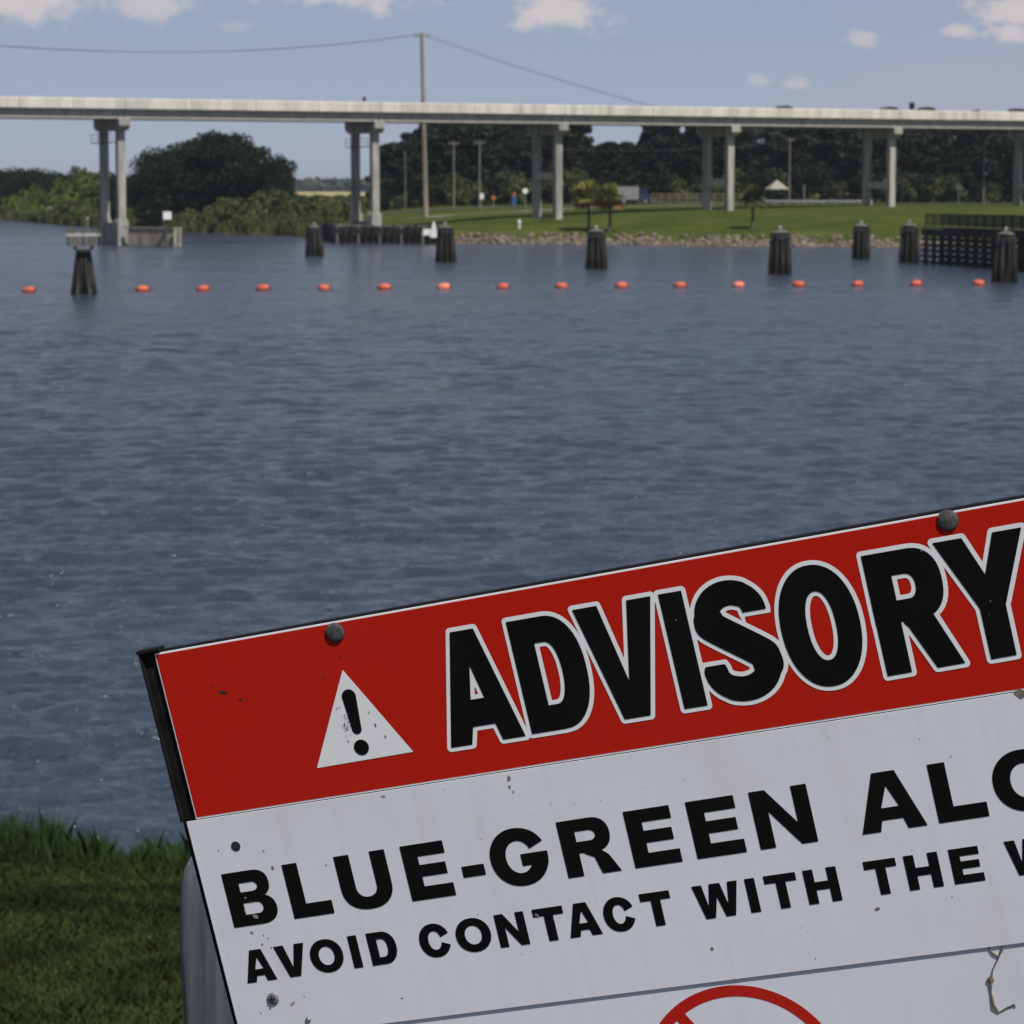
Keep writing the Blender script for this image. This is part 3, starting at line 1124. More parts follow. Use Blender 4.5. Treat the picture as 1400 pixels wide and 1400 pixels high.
def tree_meshes(seed, h, r, kind, m, leaves=9000):
    """crown + trunk meshes of one tree variant, standing at the origin"""
    rng = np.random.default_rng(seed)
    rnd = random.Random(seed)
    cents, rads = [], []
    tr = MB()
    if kind == 'oak':
        lo, mid = h * 0.10, h * 0.5
        nc = 60 if r < 10 else 150
        for k in range(nc):
            a = rng.uniform(0, 2 * math.pi)
            el = rng.uniform(-0.75, 1.0)
            q = math.sqrt(max(0, 1 - max(el, -0.3) ** 2)) * rng.uniform(0.45 if k % 4 else 0.0, 0.88 if k % 4 else 0.5)
            z = mid + el * (h - mid) * 0.86 if el > 0 else mid + el * (mid - lo)
            cents.append((math.cos(a) * q * r, math.sin(a) * q * r, z))
            s = rng.uniform(0.16, 0.30) * (r if r < 10 else r * 0.7)
            rads.append((s * 1.15, s * 1.15, s * 0.75))
        tr.tube([(0, 0, -0.6), (0.1, 0, h * 0.2), (0.2, 0.1, h * 0.42), (0.1, 0.1, h * 0.7)], [0.05 * h, 0.036 * h, 0.024 * h, 0.008 * h], 9)
        for k in range(7):
            a = 2 * math.pi * k / 7 + rnd.uniform(-0.3, 0.3)
            z0 = h * rnd.uniform(0.2, 0.4)
            e = (math.cos(a) * r * 0.7, math.sin(a) * r * 0.7, z0 + h * rnd.uniform(0.15, 0.35))
            m_ = (e[0] * 0.45, e[1] * 0.45, z0 + (e[2] - z0) * 0.65)
            tr.tube([(0.1, 0.05, z0), m_, e], [0.016 * h, 0.011 * h, 0.004 * h], 6)
    elif kind == 'pine':
        nc = 48
        for k in range(nc):
            z = h * rng.uniform(0.16, 0.98)
            q = r * (1.05 - (z / h) ** 2 * 0.85) * rng.uniform(0.15, 0.95)
            a = rng.uniform(0, 2 * math.pi)
            cents.append((math.cos(a) * q, math.sin(a) * q, z))
            s = rng.uniform(0.20, 0.36) * r
            rads.append((s * 1.2, s * 1.2, s * 0.7))
            tr.tube([(0, 0, z - h * 0.06), (math.cos(a) * q, math.sin(a) * q, z)], [0.008 * h, 0.003 * h], 5)
        tr.tube([(0, 0, -0.6), (0.12, 0, h * 0.5), (0.0, 0.1, h * 0.97)], [0.026 * h, 0.017 * h, 0.005 * h], 8)
    else:  # shrub
        nc = 26
        for k in range(nc):
            a = rng.uniform(0, 2 * math.pi)
            q = rng.uniform(0.0, 0.85) ** 0.7
            z = h * rng.uniform(0.12, 0.92) * math.sqrt(max(0.05, 1 - 0.75 * q * q))
            cents.append((math.cos(a) * q * r, math.sin(a) * q * r, z))
            s = rng.uniform(0.18, 0.32) * r
            rads.append((s, s, s * 0.8))
            if k < 9:
                tr.tube([(math.cos(a) * 0.1, math.sin(a) * 0.1, -0.3), (math.cos(a) * q * r * 0.6, math.sin(a) * q * r * 0.6, z * 0.7),
                         cents[-1]], [0.05, 0.04, 0.015], 5)
    V, Fc = leaf_cloud(rng, np.array(cents), np.array(rads), leaves // nc, (0.046 * h if r < 10 else 0.04 * h) if kind != 'shrub' else 0.10 * h)
    V[:, 2] = np.maximum(V[:, 2], 0.05)
    return fast_mesh('crown', V, Fc, m), tr.mesh('trunk', 'bark')


def make_tree(name, label, cat, meshes, loc, rz, sc, group):
    t = thing(name, label, cat, loc, rz, group)
    t.scale = sc
    link('crown', meshes[0], t)
    link('trunk' if cat == 'tree' else 'stems', meshes[1], t)
    return t


rt = random.Random(11)
woods = [tree_meshes(21, 15, 5.2, 'oak', 'leaf_wood', 11000), tree_meshes(22, 16, 4.6, 'oak', 'leaf_dark', 11000),
         tree_meshes(23, 17, 3.9, 'pine', 'leaf_pine', 11000), tree_meshes(24, 15.5, 4.2, 'pine', 'leaf_wood', 11000),
         tree_meshes(25, 14, 5.6, 'oak', 'leaf_pine', 11000)]


def top_height(px, D, ytop):
    return EYE + (258 - ytop) * D / F


def wood_top(px, row):
    if px < 560:
        return 208 - (px - 505) * 0.45
    if 812 < px < 885:
        return 193
    if row == 0:
        return rt.uniform(163, 178)
    return rt.uniform(150, 166) if row == 1 else rt.uniform(152, 164)


row_name = ['front', 'second', 'third', 'rearmost']
for row, (D, pxs) in enumerate([(512, np.linspace(528, 1430, 16)), (548, np.linspace(556, 1440, 17)), (590, np.linspace(570, 1450, 17)), (622, np.linspace(585, 1455, 17))]):
    for i, px in enumerate(pxs):
        px = px + rt.uniform(-12, 12)
        d = D + rt.uniform(-9, 9)
        x = (px - 700) / F * d
        zb = Hs(x, d)
        top = top_height(px, d, wood_top(px, row))
        v = rt.randrange(5)
        hh = [15, 16, 17, 15.5, 14][v]
        s = (top - zb) / hh
        s2 = s * rt.uniform(0.95, 1.2) if s > 0.8 else s * 1.3
        make_tree('woodland_tree', 'dark tree in the wood behind the bridge, %s from the left in the %s row' % (ORD[i], row_name[row]),
                  'tree', woods[v], (x, d, zb), rt.uniform(0, 6.28), (s2, s2, s), 'trees of the dark wood')

# understorey
shr_d = [tree_meshes(41, 3.5, 2.7, 'shrub', 'leaf_dark', 3000), tree_meshes(42, 3.2, 2.9, 'shrub', 'leaf_dull', 3000)]
shr_o = [tree_meshes(43, 3.2, 2.6, 'shrub', 'leaf_olive', 3000), tree_meshes(44, 2.8, 2.8, 'shrub', 'leaf_olive', 3000)]
shr_b = [tree_meshes(45, 3.4, 2.8, 'shrub', 'leaf_bright', 3000), tree_meshes(46, 3.0, 3.0, 'shrub', 'leaf_bright', 3000)]
shr_m = [tree_meshes(47, 3.2, 2.8, 'shrub', 'leaf_dull', 3000), tree_meshes(48, 3.0, 2.6, 'shrub', 'leaf_olive', 3000)]
for i, px in enumerate(np.linspace(522, 1432, 26)):
    d = 494 + rt.uniform(-4, 4)
    x = (px - 700) / F * d
    s = rt.uniform(1.1, 2.0)
    make_tree('understorey_bush', 'dark bush at the foot of the wood behind the road, %s from the left' % ORD[i], 'bush',
              shr_d[i % 2], (x, d, Hs(x, d)), rt.uniform(0, 6.28), (s, s, s * rt.uniform(0.8, 1.2)), 'bushes along the foot of the wood')

# the big spreading tree on the left bank
bigm = tree_meshes(61, 14.5, 13.2, 'oak', 'leaf_dark', 46000)
x = (300 - 700) / F * 492
make_tree('spreading_tree', 'big dark spreading tree on the left bank between the first two piers', 'tree', bigm,
          (x, 492, Hs(x, 492)), 0.6, (1, 1, 1.0), None)
sidem = tree_meshes(62, 9, 6.2, 'oak', 'leaf_dark', 11000)
for px, D, yt, sxy, lab in [(222, 486, 205, 1.0, 'dark tree merging into the left side of the big spreading tree'),
                            (376, 486, 213, 0.72, 'dark tree merging into the right side of the big spreading tree'),
                            (172, 520, 238, 0.8, 'small dark tree seen just right of the leftmost pier')]:
    x = (px - 700) / F * D
    zb = Hs(x, D)
    make_tree('bank_tree', lab, 'tree', sidem, (x, D, zb), px * 0.1, (sxy, sxy, (top_height(px, D, yt) - zb) / 9), 'dark trees of the left bank')

# far-left tree line
for i, (px, D, yt) in enumerate([(-60, 700, 233), (-20, 690, 230), (20, 684, 231), (55, 670, 236), (92, 640, 240), (128, 610, 243), (158, 570, 246)]):
    x = (px - 700) / F * D + 6
    zb = Hs(x, D)
    s = (top_height(px, D, yt) - zb) / 9
    make_tree('bank_tree', 'dark tree in the distant tree line by the left edge, %s from the left' % ORD[i], 'tree', sidem,
              (x, D, zb), i * 1.3, (s * 1.1, s * 1.1, s), 'dark trees of the left bank')

# shrubs along the left bank


def along_shore(k0, k1, n):
    P = SHORE[k0:k1 + 1]
    seg = np.hypot(*(P[1:] - P[:-1]).T)
    c = np.concatenate([[0], np.cumsum(seg)])
    for q in np.linspace(0, c[-1], n):
        j = min(np.searchsorted(c, q, 'right') - 1, len(seg) - 1)
        t_ = (q - c[j]) / seg[j]
        p_ = P[j] + (P[j + 1] - P[j]) * t_
        d_ = (P[j + 1] - P[j]) / seg[j]
        yield p_, np.array([-d_[1], d_[0]])


cnt = {'bright': 0, 'olive': 0, 'dull': 0}
for row, (inl, n, szs) in enumerate([(2.6, 40, (0.95, 1.3)), (8.5, 34, (1.35, 1.8)), (17, 30, (1.75, 2.2))]):
    for p_, nrm in along_shore(1, 7, n):
        q = p_ + nrm * (inl + rt.uniform(-1.2, 1.6))
        q[0] += rt.uniform(-0.8, 0.8)
        px = 700 + F * q[0] / q[1]
        if px > 482 or q[1] < 404:
            continue
        if px < 95 or (px < 190 and rt.random() < 0.5):
            kind, ms = 'bright', shr_b
            s = rt.uniform(*szs) * 1.25
        elif px < 200:
            kind = 'olive' if (row == 0 or rt.random() < 0.5) else 'dull'
            ms = shr_o if kind == 'olive' else shr_m
            s = rt.uniform(*szs) * 1.15
        else:
            kind = 'olive' if rt.random() < 0.45 else 'dull'
            ms = shr_o if kind == 'olive' else shr_m
            s = rt.uniform(*szs) * (0.92 if px < 400 else 0.8)
        if px > 385 and row > 0:
            s *= 0.72
        cnt[kind] += 1
        w = {'bright': 'bright green', 'olive': 'olive green', 'dull': 'dull green'}[kind]
        rw = ['in the waterline row', 'in the middle row', 'in the back row'][row]
        num = cnt[(kind, row)] = cnt.get((kind, row), 0) + 1
        make_tree('bank_shrub', '%s shrub %s of the left bank, %s from far end' % (w, rw, ORD[min(num - 1, 29)]), 'shrub',
                  ms[rt.randrange(2)], (q[0], q[1], Hs(q[0], q[1]) - 0.1), rt.uniform(0, 6.28), (s, s, s * rt.uniform(0.85, 1.15)),
                  'shrubs on the left bank')


for i, (px, D, yt) in enumerate([(398, 470, 266), (405, 540, 266), (412, 500, 268), (425, 475, 268), (430, 560, 267), (437, 520, 268), (449, 490, 269), (455, 565, 267),
                                 (462, 530, 268), (474, 480, 267), (480, 560, 266), (488, 510, 266)]):
    x = (px - 700) / F * D
    zb = Hs(x, D)
    sz = max(0.4, (top_height(px, D, yt) - zb) / 3.0)
    make_tree('meadow_shrub', 'low dull shrub in front of the dry field, %s from the big tree' % ORD[i], 'shrub', shr_m[i % 2], (x, D, zb), i * 1.1,
              (sz * 1.7, sz * 1.3, sz), 'low shrubs before the dry field')


def blades(rng, base, h, w, lean):
    n = len(base)
    a = rng.uniform(0, 2 * math.pi, n)
    dx = np.stack([np.cos(a), np.sin(a), np.zeros(n)], 1) * (w * rng.uniform(0.6, 1.3, n))[:, None] * 0.5
    la = rng.uniform(0, 2 * math.pi, n)
    hh = h if hasattr(h, '__len__') else h * rng.uniform(0.55, 1.25, n)
    ll = lean * hh * rng.uniform(0.2, 1.6, n)
    ld = np.stack([np.cos(la) * ll, np.sin(la) * ll, np.zeros(n)], 1)
    up = np.zeros((n, 3))
    up[:, 2] = hh
    b = base
    mid = b + up * 0.6 + ld * 0.3
    tip = b + up + ld
    V = np.stack([b - dx, b + dx, mid + dx * 0.75, tip, mid - dx * 0.75], 1).reshape(-1, 3)
    return V, np.arange(n * 5).reshape(-1, 5)


# reeds at the left waterline
rng = np.random.default_rng(8)
base = []
for p_, nrm in along_shore(1, 7, 9000):
    q = p_ + nrm * rng.uniform(-0.4, 2.6)
    base.append((q[0], q[1], max(0, Hs(q[0], q[1])) - 0.05))
base = np.array(base)
V, Fc = blades(rng, base, 2.1, 0.11, 0.3)
stuff(link('reed_bed', fast_mesh('reed_bed', V, Fc, 'reed')), 'olive reeds along the waterline of the left bank', 'reeds')

# pale far tree line behind the dry field
rng = np.random.default_rng(9)
cents = np.stack([rng.uniform(-900, 700, 420), rng.uniform(2500, 2700, 420), rng.uniform(4, 13, 420)], 1)
rad = np.stack([rng.uniform(14, 26, 420), rng.uniform(8, 16, 420), rng.uniform(2.5, 5, 420)], 1)
V, Fc = leaf_cloud(rng, cents, rad, 40, 7)
V[:, 2] = np.maximum(V[:, 2], 4.2)
stuff(link('far_treeline', fast_mesh('far_treeline', V, Fc, 'far_leaf')), 'distant hazy tree line beyond the dry field', 'tree line')

# riprap
rng = np.random.default_rng(10)
ico_v = []
g_ = (1 + 5 ** 0.5) / 2
for a in (-1, 1):
    for b in (-g_, g_):
        ico_v += [(0, a, b), (a, b, 0), (b, 0, a)]
ico_v = np.array(ico_v) / math.hypot(1, g_)
ico_f = []
for i in range(12):
    for j in range(i + 1, 12):
        for k in range(j + 1, 12):
            d_ = [np.linalg.norm(ico_v[p] - ico_v[q]) for p, q in ((i, j), (j, k), (i, k))]
            if max(d_) < 1.1:
                nn = np.cross(ico_v[j] - ico_v[i], ico_v[k] - ico_v[i])
                ico_f.append((i, j, k) if nn @ ico_v[i] > 0 else (i, k, j))
ico_f = np.array(ico_f)
RV, RF = [], []
pts = list(along_shore(10, 14, 2600))
for p_, nrm in pts:
    q = p_ + nrm * (rng.uniform(-0.6, 1.7) if rng.random() < 0.85 else rng.uniform(1.5, 3.4))
    s = rng.uniform(0.12, 0.32) * rng.choice([1, 1, 1.5])
    M = rng.normal(size=(3, 3))
    Q, _ = np.linalg.qr(M)
    vv = ico_v * rng.uniform(0.75, 1.25, (12, 1)) * s * np.array([1.2, 1.0, 0.7])
    vv = vv @ Q.T
    z = Hs(q[0], q[1])
    RV.append(vv + np.array([q[0], q[1], z + s * 0.15]))
    RF.append(ico_f + 12 * len(RF))
stuff(link('riprap', fast_mesh('riprap', np.concatenate(RV), np.concatenate(RF), 'rock')),
      'band of tan riprap stones along the right bank waterline', 'riprap')

# ------------------------------------------------------------------ sabal palms


def make_palm(label, px, ybase, ycrown, rpx, D, seed, dead=0.3):
    rnd = random.Random(seed)
    x = (px - 700) / F * D
    zb = Hs(x, D)
    t = thing('palm_tree', label, 'palm', (x, D, zb - 0.05), 0)
    ht = EYE + (258 - ycrown) * D / F - zb
    r = 1.18 * rpx * D / F
    MB().tube([(0, 0, -0.3), (0.05, 0, ht * 0.4), (0.0, 0.03, ht * 0.98)], [0.24, 0.19, 0.17], 10).build('trunk', 'bark', t)
    for k in range(38):
        el = rnd.uniform(-0.8, 1.4)
        az = rnd.uniform(0, 2 * math.pi)
        d = Vector((math.cos(az) * math.cos(el), math.sin(az) * math.cos(el), math.sin(el)))
        side = d.cross(Vector((0, 0, 1))).normalized()
        upv = side.cross(d).normalized()
        o_ = Vector((0, 0, ht))
        L0 = r * rnd.uniform(0.35, 0.5)
        mb = MB()
        mb.tube([o_, o_ + d * L0], 0.025, 4)
        c = o_ + d * L0
        nb = 13
        for j in range(nb):
            q = (j / (nb - 1) - 0.5) * 2.5
            dd = (d * math.cos(q) + side * math.sin(q)).normalized()
            ln = r * rnd.uniform(0.5, 0.68) * (0.75 + 0.25 * math.cos(q))
            tip = c + dd * ln + Vector((0, 0, -0.22 * ln * rnd.uniform(0.4, 1.4))) + upv * 0.05 * math.cos(q * 2)
            pr = dd.cross(upv).normalized() * 0.085 * r
            n0 = len(mb.v)
            mb.v += [tuple(c), tuple(c + dd * ln * 0.5 + pr), tuple(tip), tuple(c + dd * ln * 0.5 - pr)]
            mb.f.append((n0, n0 + 1, n0 + 2, n0 + 3))
        mb.build('frond', 'palm_dead' if (el < -0.25 and rnd.random() < dead * 1.6) else ('palm_leaf' if dead > 0.2 else 'leaf_dull'), t)


make_palm('yellow-green fan palm on the lawn, left of the pair', 804, 310, 268, 22, 377, 1, 0.35)
make_palm('fan palm with brown lower fronds, right of the pair', 833, 313, 270, 20, 374, 2, 0.6)
make_palm('lone dull fan palm on the lawn behind the tallest dolphin', 1027, 312, 270, 18, 372, 3, 0.1)

# ------------------------------------------------------------------ poles and wires


def make_pole(name, label, px, ybase_or_none, D, ytop, r0, r1, m, arm=None, x=None):
    x = (px - 700) / F * D if x is None else x
    zb = Hs(x, D)
    zt = EYE + (258 - ytop) * D / F
    t = thing(name, label, 'pole', (x, D, zb - 0.3), 0)
    h = zt - zb + 0.3
    MB().tube([(0, 0, 0), (0, 0, h * 0.5), (0, 0, h)], [r0, (r0 + r1) / 2, r1], 10).build('shaft', m, t)
    if arm:
        MB().box((0, 0, h - 0.5), (arm, 0.16, 0.18)).build('cross_arm', m, t)
        for q in (-1, 1):
            MB().lathe([(0.05, 0), (0.09, 0.05), (0.06, 0.14), (0.09, 0.2), (0.04, 0.28)], 8, (q * arm * 0.46, 0, h - 0.4)).build('insulator', 'insulator', t)
    return t, Vector((x, D, zt))


tp, tp_top = make_pole('transmission_pole', 'very tall weathered pole rising high above the bridge', 583, 290, 437, 49, 0.42, 0.26, 'pole_wood', 2.2)
tp.rotation_euler[1] = -0.02
tp_top = Vector((tp_top.x - 0.55, tp_top.y, tp_top.z))
lp, lp_top = make_pole('transmission_pole', 'tall power pole on the left shore, out at the left edge', -200, 0, 332, 44, 0.4, 0.25, 'pole_wood', 2.2)
p1, p1_top = make_pole('utility_pole', 'slim utility pole in front of the wood, left of two together', 621, 0, 468, 193, 0.17, 0.12, 'pole_grey', 1.6)
p2, p2_top = make_pole('utility_pole', 'slim pale utility pole in front of the wood, right of two together', 656, 0, 468, 192, 0.17, 0.12, 'pole_grey', 1.6)
p3, p3_top = make_pole('utility_pole', 'thin dark pole in front of the wood, left of the very tall pole', 555, 0, 470, 207, 0.10, 0.08, 'pole_grey')
p4, p4_top = make_pole('utility_pole', 'thin utility pole between the fourth and fifth piers', 1077, 0, 476, 188, 0.14, 0.1, 'pole_grey', 1.4)
p5, p5_top = make_pole('light_pole', 'pale floodlight pole right of the fifth pier', 1341, 0, 432, 198, 0.15, 0.11, 'pole_grey')
for dz, sx in ((0.3, 0.35), (-2.2, 0.25), (-4.2, 0.3)):
    h = p5_top.z - p5.location.z
    MB().box((sx, -0.1, h + dz - 0.1), (0.5, 0.35, 0.4)).build('floodlight', 'steel_grey', p5)


def wire(label, a, b, sag, r=0.026):
    n = 40
    pts = []
    for k in range(n + 1):
        s = k / n
        p = a.lerp(b, s)
        p.z -= sag * 4 * s * (1 - s)
        pts.append(p - a)
    o = MB().tube(pts, r, 5).build('overhead_wire', 'wire', None, a, smooth=True)
    tag(o, label, 'wire', 'overhead wires')


for q, w in ((-0.45, 'front'), (0.45, 'rear')):
    off = Vector((q, 0, -0.1))
    wire('long sagging overhead wire from the very tall pole to the left edge, %s one' % ('left' if q < 0 else 'right'),
         lp_top + off, tp_top + off, 2.55)
    wire('overhead wire dropping from the very tall pole to the right behind the bridge, %s one' % ('left' if q < 0 else 'right'),
         tp_top + off, p4_top + Vector((q * 0.6, 0, -0.1)), 1.2)
wire('thin low wire strung between the two slim poles by the wood', p1_top + Vector((0, 0, -0.2)), p2_top + Vector((0, 0, -0.2)), 0.15, 0.025)
wire('thin low wire running right from the two slim poles along the wood', p2_top + Vector((0, 0, -0.2)), p4_top + Vector((0, 0, -0.6)), 1.6, 0.025)

# ------------------------------------------------------------------ small things on the far lawn


def ground_at(px, D):
    x = (px - 700) / F * D
    return Vector((x, D, Hs(x, D)))


def post_sign(label, px, D, h, w, hp, m, shape='square', m2=None):
    t = thing('sign_post', label, 'sign', ground_at(px, D))
    MB().tube([(0, 0, -0.2), (0, 0, h)], 0.05, 6).build('post', 'steel_grey', t)
    if shape == 'diamond':
        MB().prism([(0, h - hp), (w / 2, h - hp / 2), (0, h), (-w / 2, h - hp / 2)], -0.10, -0.06, 'y').build('sign_panel', m, t)
    elif shape == 'round':
        MB().lathe([(0.01, 0.0), (w / 2, 0.0), (w / 2, 0.04), (0.01, 0.04)], 18, (0, -0.06, h - hp / 2), 'y').build('sign_panel', m, t)
    else:
        MB().box((0, -0.08, h - hp / 2), (w, 0.04, hp)).build('sign_panel', m, t)
    if m2:
        MB().box((0, -0.08, h - hp - 0.75), (w * 1.1, 0.04, 1.4)).build('sign_panel', m2, t)
    return t


post_sign('orange diamond sign on a post right of the two slim poles', 675, 462, 2.3, 0.9, 0.9, 'orange_sign', 'diamond')
post_sign('blue board below a small orange sign at the road left of the third pier', 703, 462, 2.6, 0.6, 0.5, 'orange_sign', 'square', 'blue_sign')
post_sign('white round-topped sign just left of the third pier', 718, 450, 3.4, 0.85, 0.85, 'white_paint', 'round')
post_sign('small dull green sign in front of the wood right of the fifth pier', 1307, 452, 3.0, 0.9, 0.7, 'green_sign')
post_sign('small white panel on a post beside the right slim pole', 659, 463, 2.6, 0.6, 0.9, 'white_paint')

t = thing('marker_post', 'short white marker post on the lawn by the riprap', 'post', ground_at(710, 383))
MB().lathe([(0.14, -0.2), (0.14, 0.7), (0.22, 0.74), (0.22, 0.95), (0.05, 1.15)], 10).build('post_body', 'white_paint', t)
t = thing('marker_post', 'slim pale post at the guardrail right of the kiosk', 'post', ground_at(1097, 466))
MB().tube([(0, 0, -0.2), (0, 0, 2.9)], 0.14, 8).build('post_body', 'pole_grey', t)
MB().lathe([(0.16, 2.9), (0.16, 3.0), (0.03, 3.1)], 8).build('cap', 'pole_grey', t)

# bench by the third pier
t = thing('park_bench', 'small dark bench on the lawn at the foot of the third pier', 'bench', ground_at(748, 391), 0.3)
for k in range(3):
    MB().box((0, -0.2 + k * 0.16, 0.47), (1.6, 0.13, 0.05)).build('seat_slat', 'timber_dark', t)
for k in range(2):
    MB().box((0, 0.28, 0.68 + k * 0.18), (1.6, 0.04, 0.13)).build('back_slat', 'timber_dark', t)
for q in (-0.65, 0.65):
    MB().box((q, -0.15, 0.2), (0.07, 0.07, 0.49)).build('leg', 'dark_steel', t)
    MB().box((q, 0.23, 0.43), (0.07, 0.05, 0.95)).build('leg', 'dark_steel', t)


def make_truck():
    g = ground_at(866, 474)
    t = thing('box_truck', 'pale grey box truck with blue cab parked on the road behind the palms', 'truck', (g.x, g.y, g.z + 0.10), 0.05)
    MB().box((-1.15, 0, 1.75), (3.6, 2.2, 2.1)).build('cargo_box', 'truck_grey', t)
    MB().prism([(0.78, 0.6), (2.55, 0.6), (2.62, 1.35), (2.2, 1.55), (1.9, 2.45), (0.78, 2.5)], -1.0, 1.0, 'y').build('cab', 'truck_blue', t)
    MB().prism([(1.1, 1.6), (2.05, 1.6), (1.84, 2.3), (1.1, 2.33)], -1.012, 1.012, 'y').build('side_window', 'glass_dark', t)
    MB().box((0.3, 0, 0.58), (4.3, 1.0, 0.22)).build('chassis', 'dark_steel', t)
    MB().box((2.64, 0, 0.55), (0.14, 2.0, 0.25)).build('bumper', 'steel_grey', t)
    for wx in (-1.7, 1.75):
        for wy in (-0.9, 0.9):
            w = MB().lathe([(0.25, -0.14), (0.42, -0.12), (0.42, 0.12), (0.25, 0.14)], 14, (wx, wy, 0.42), 'y').build('wheel', 'rubber', t)
            MB().lathe([(0.06, -0.15), (0.23, -0.145), (0.23, 0.145), (0.06, 0.15)], 12, (wx, wy, 0.42), 'y').build('rim', 'steel_grey', w)


make_truck()


def make_rail_fence(label, px0, px1, D, h, m, n, rails, name='rail_fence', cat='fence'):
    a, b = ground_at(px0, D), ground_at(px1, D)
    d = b - a
    t = thing(name, label, cat, a, math.atan2(d.y, d.x))
    L = Vector((d.x, d.y)).length
    for i in range(n):
        MB().box((L * i / (n - 1), 0.12, h / 2 - 0.1), (0.16, 0.16, h + 0.2)).build('post', m, t)
    for z in rails:
        MB().box((L / 2, 0, z), (L, 0.07, 0.16)).build('rail', m, t)


make_rail_fence('yellowish post and rail fence between the palms and the fourth pier', 890, 1012, 462, 1.9, 'yellow_wood', 11, (0.6, 1.2, 1.75))
make_rail_fence('grey metal guardrail along the road left and right of the kiosk', 1040, 1190, 462, 0.75, 'steel_grey', 10, (0.45, 0.62), 'guardrail', 'guardrail')

g = ground_at(1060, 470)
t = thing('picnic_kiosk', 'small open kiosk with pale peaked roof at the edge of the wood', 'kiosk', g, 0.2)
for qx in (-1.1, 1.1):
    for qy in (-1.1, 1.1):
        MB().box((qx, qy, 1.2), (0.14, 0.14, 2.5)).build('post', 'timber_dark', t)
rv = MB()
rv.v = [(-1.6, -1.6, 2.4), (1.6, -1.6, 2.4), (1.6, 1.6, 2.4), (-1.6, 1.6, 2.4), (0, 0, 3.9)]
rv.f = [(0, 1, 4), (1, 2, 4), (2, 3, 4), (3, 0, 4), (3, 2, 1, 0)]
rv.build('roof', 'roof_tan', t)
MB().box((0, 0, 0.75), (1.8, 0.9, 0.08)).build('table_top', 'timber_grey', t)
MB().box((0, 0, 0.35), (0.3, 0.3, 0.74)).build('table_leg', 'timber_grey', t)

# ------------------------------------------------------------------ humid air
hm = bpy.data.materials.new('haze')
hm.use_nodes = True
t_ = NT(hm.node_tree)
t_.n.remove(t_.n['Principled BSDF'])
pv = t_.node('ShaderNodeVolumePrincipled')
pv.inputs['Color'].default_value = (0.80, 0.88, 1.0, 1)
pv.inputs['Density'].default_value = 0.00008
pv.inputs['Anisotropy'].default_value = 0.2
t_.l.new(pv.outputs[0], t_.n['Material Output'].inputs['Volume'])
MATS['haze'] = hm
stuff(MB().box((0, 4400, 15.5), (16100, 9450, 43)).build('haze', 'haze'), 'thin pale summer haze filling the air over the river', 'haze')

# ------------------------------------------------------------------ near bank grass
rng = np.random.default_rng(5)


def scatter(n, x0, x1, y0, y1):
    x = rng.uniform(x0, x1, n)
    y = rng.uniform(y0, y1, n)
    e = bank_edge(x)
    k = y < e - 0.15
    x, y = x[k], y[k]
    return np.stack([x, y, H(x, y) - 0.01], 1)


b = np.concatenate([scatter(190000, -6.4, -1.6, 17.0, 31.3), scatter(60000, -12, 8, 15, 31.3)])
tuft = np.sin(b[:, 0] * 2.1 + 1.3 * np.sin(b[:, 1] * 1.7)) * np.sin(b[:, 1] * 2.6 + 0.8 * np.sin(b[:, 0] * 3.1))
V, Fc = blades(rng, b, (0.07 + 0.03 * tuft) * rng.uniform(0.6, 1.5, len(b)), 0.012, 0.7)
stuff(link('lawn_grass', fast_mesh('lawn_grass', V, Fc, 'grass_blade')), 'short dark mown grass of the near bank', 'grass')

n = 9000
x = np.concatenate([rng.uniform(-6.5, -2.0, n), rng.uniform(-14, 10, n)])
clump = 0.5 + 0.5 * np.sin(x * 3.1 + 1.5 * np.sin(x * 1.3)) * np.sin(x * 7.3 + 2)
y = bank_edge(x) + rng.normal(-0.35, 0.34, 2 * n)
k = (y < bank_edge(x) + 0.25)
x, y, clump = x[k], y[k], clump[k]
b = np.stack([x, y, np.maximum(H(x, y), -0.1) - 0.02], 1)
V, Fc = blades(rng, b, (0.14 + 0.30 * clump) * rng.uniform(0.25, 1.35, len(b)), 0.009, 0.45)
stuff(link('waterside_grass', fast_mesh('waterside_grass', V, Fc, 'tall_grass')), 'taller ragged grass at the near water edge', 'grass')

# ------------------------------------------------------------------ the sign
d1 = Vector((-11000, 2070, 4000)).normalized()
d2 = Vector((7300, 31000, 4000))
d2 = (d2 - d1 * d1.dot(d2)).normalized()


def cam2world(v):
    return Vector((v.x, -v.y * ST + v.z * CT, -v.y * CT - v.z * ST))


SU = cam2world(-d1)              # along the sign, to the right
SV = cam2world(d2)               # down the sign
SN = SU.cross(SV)                # away from the camera
S0 = 3.2
SO = Vector((0, 0, EYE)) + ray(213, 893) * S0
BASE_U, BASE_V = 0.62, 1.30      # sign root: foot of the posts
root_p = SO + SU * BASE_U + SV * BASE_V
sign = thing('advisory_sign', 'tilted red and white algae advisory sign on the near bank in the foreground', 'sign')
sign.matrix_world = Matrix(((SU.x, SN.x, -SV.x, root_p.x), (SU.y, SN.y, -SV.y, root_p.y), (SU.z, SN.z, -SV.z, root_p.z), (0, 0, 0, 1)))


def sp(u, v, y=0.0):
    """board millimetres (u right, v down) and depth in metres -> sign-local metres"""
    return (u / 1000 - BASE_U, y, BASE_V - v / 1000)


def plate(name, u0, u1, v0, v1, y0, y1, m, parent, bevel=0.0):
    a, b = sp(u0, v1), sp(u1, v0)
    mb = MB().box(((a[0] + b[0]) / 2, (y0 + y1) / 2, (a[2] + b[2]) / 2), (b[0] - a[0], abs(y1 - y0), b[2] - a[2]))
    return mb.build(name, m, parent)


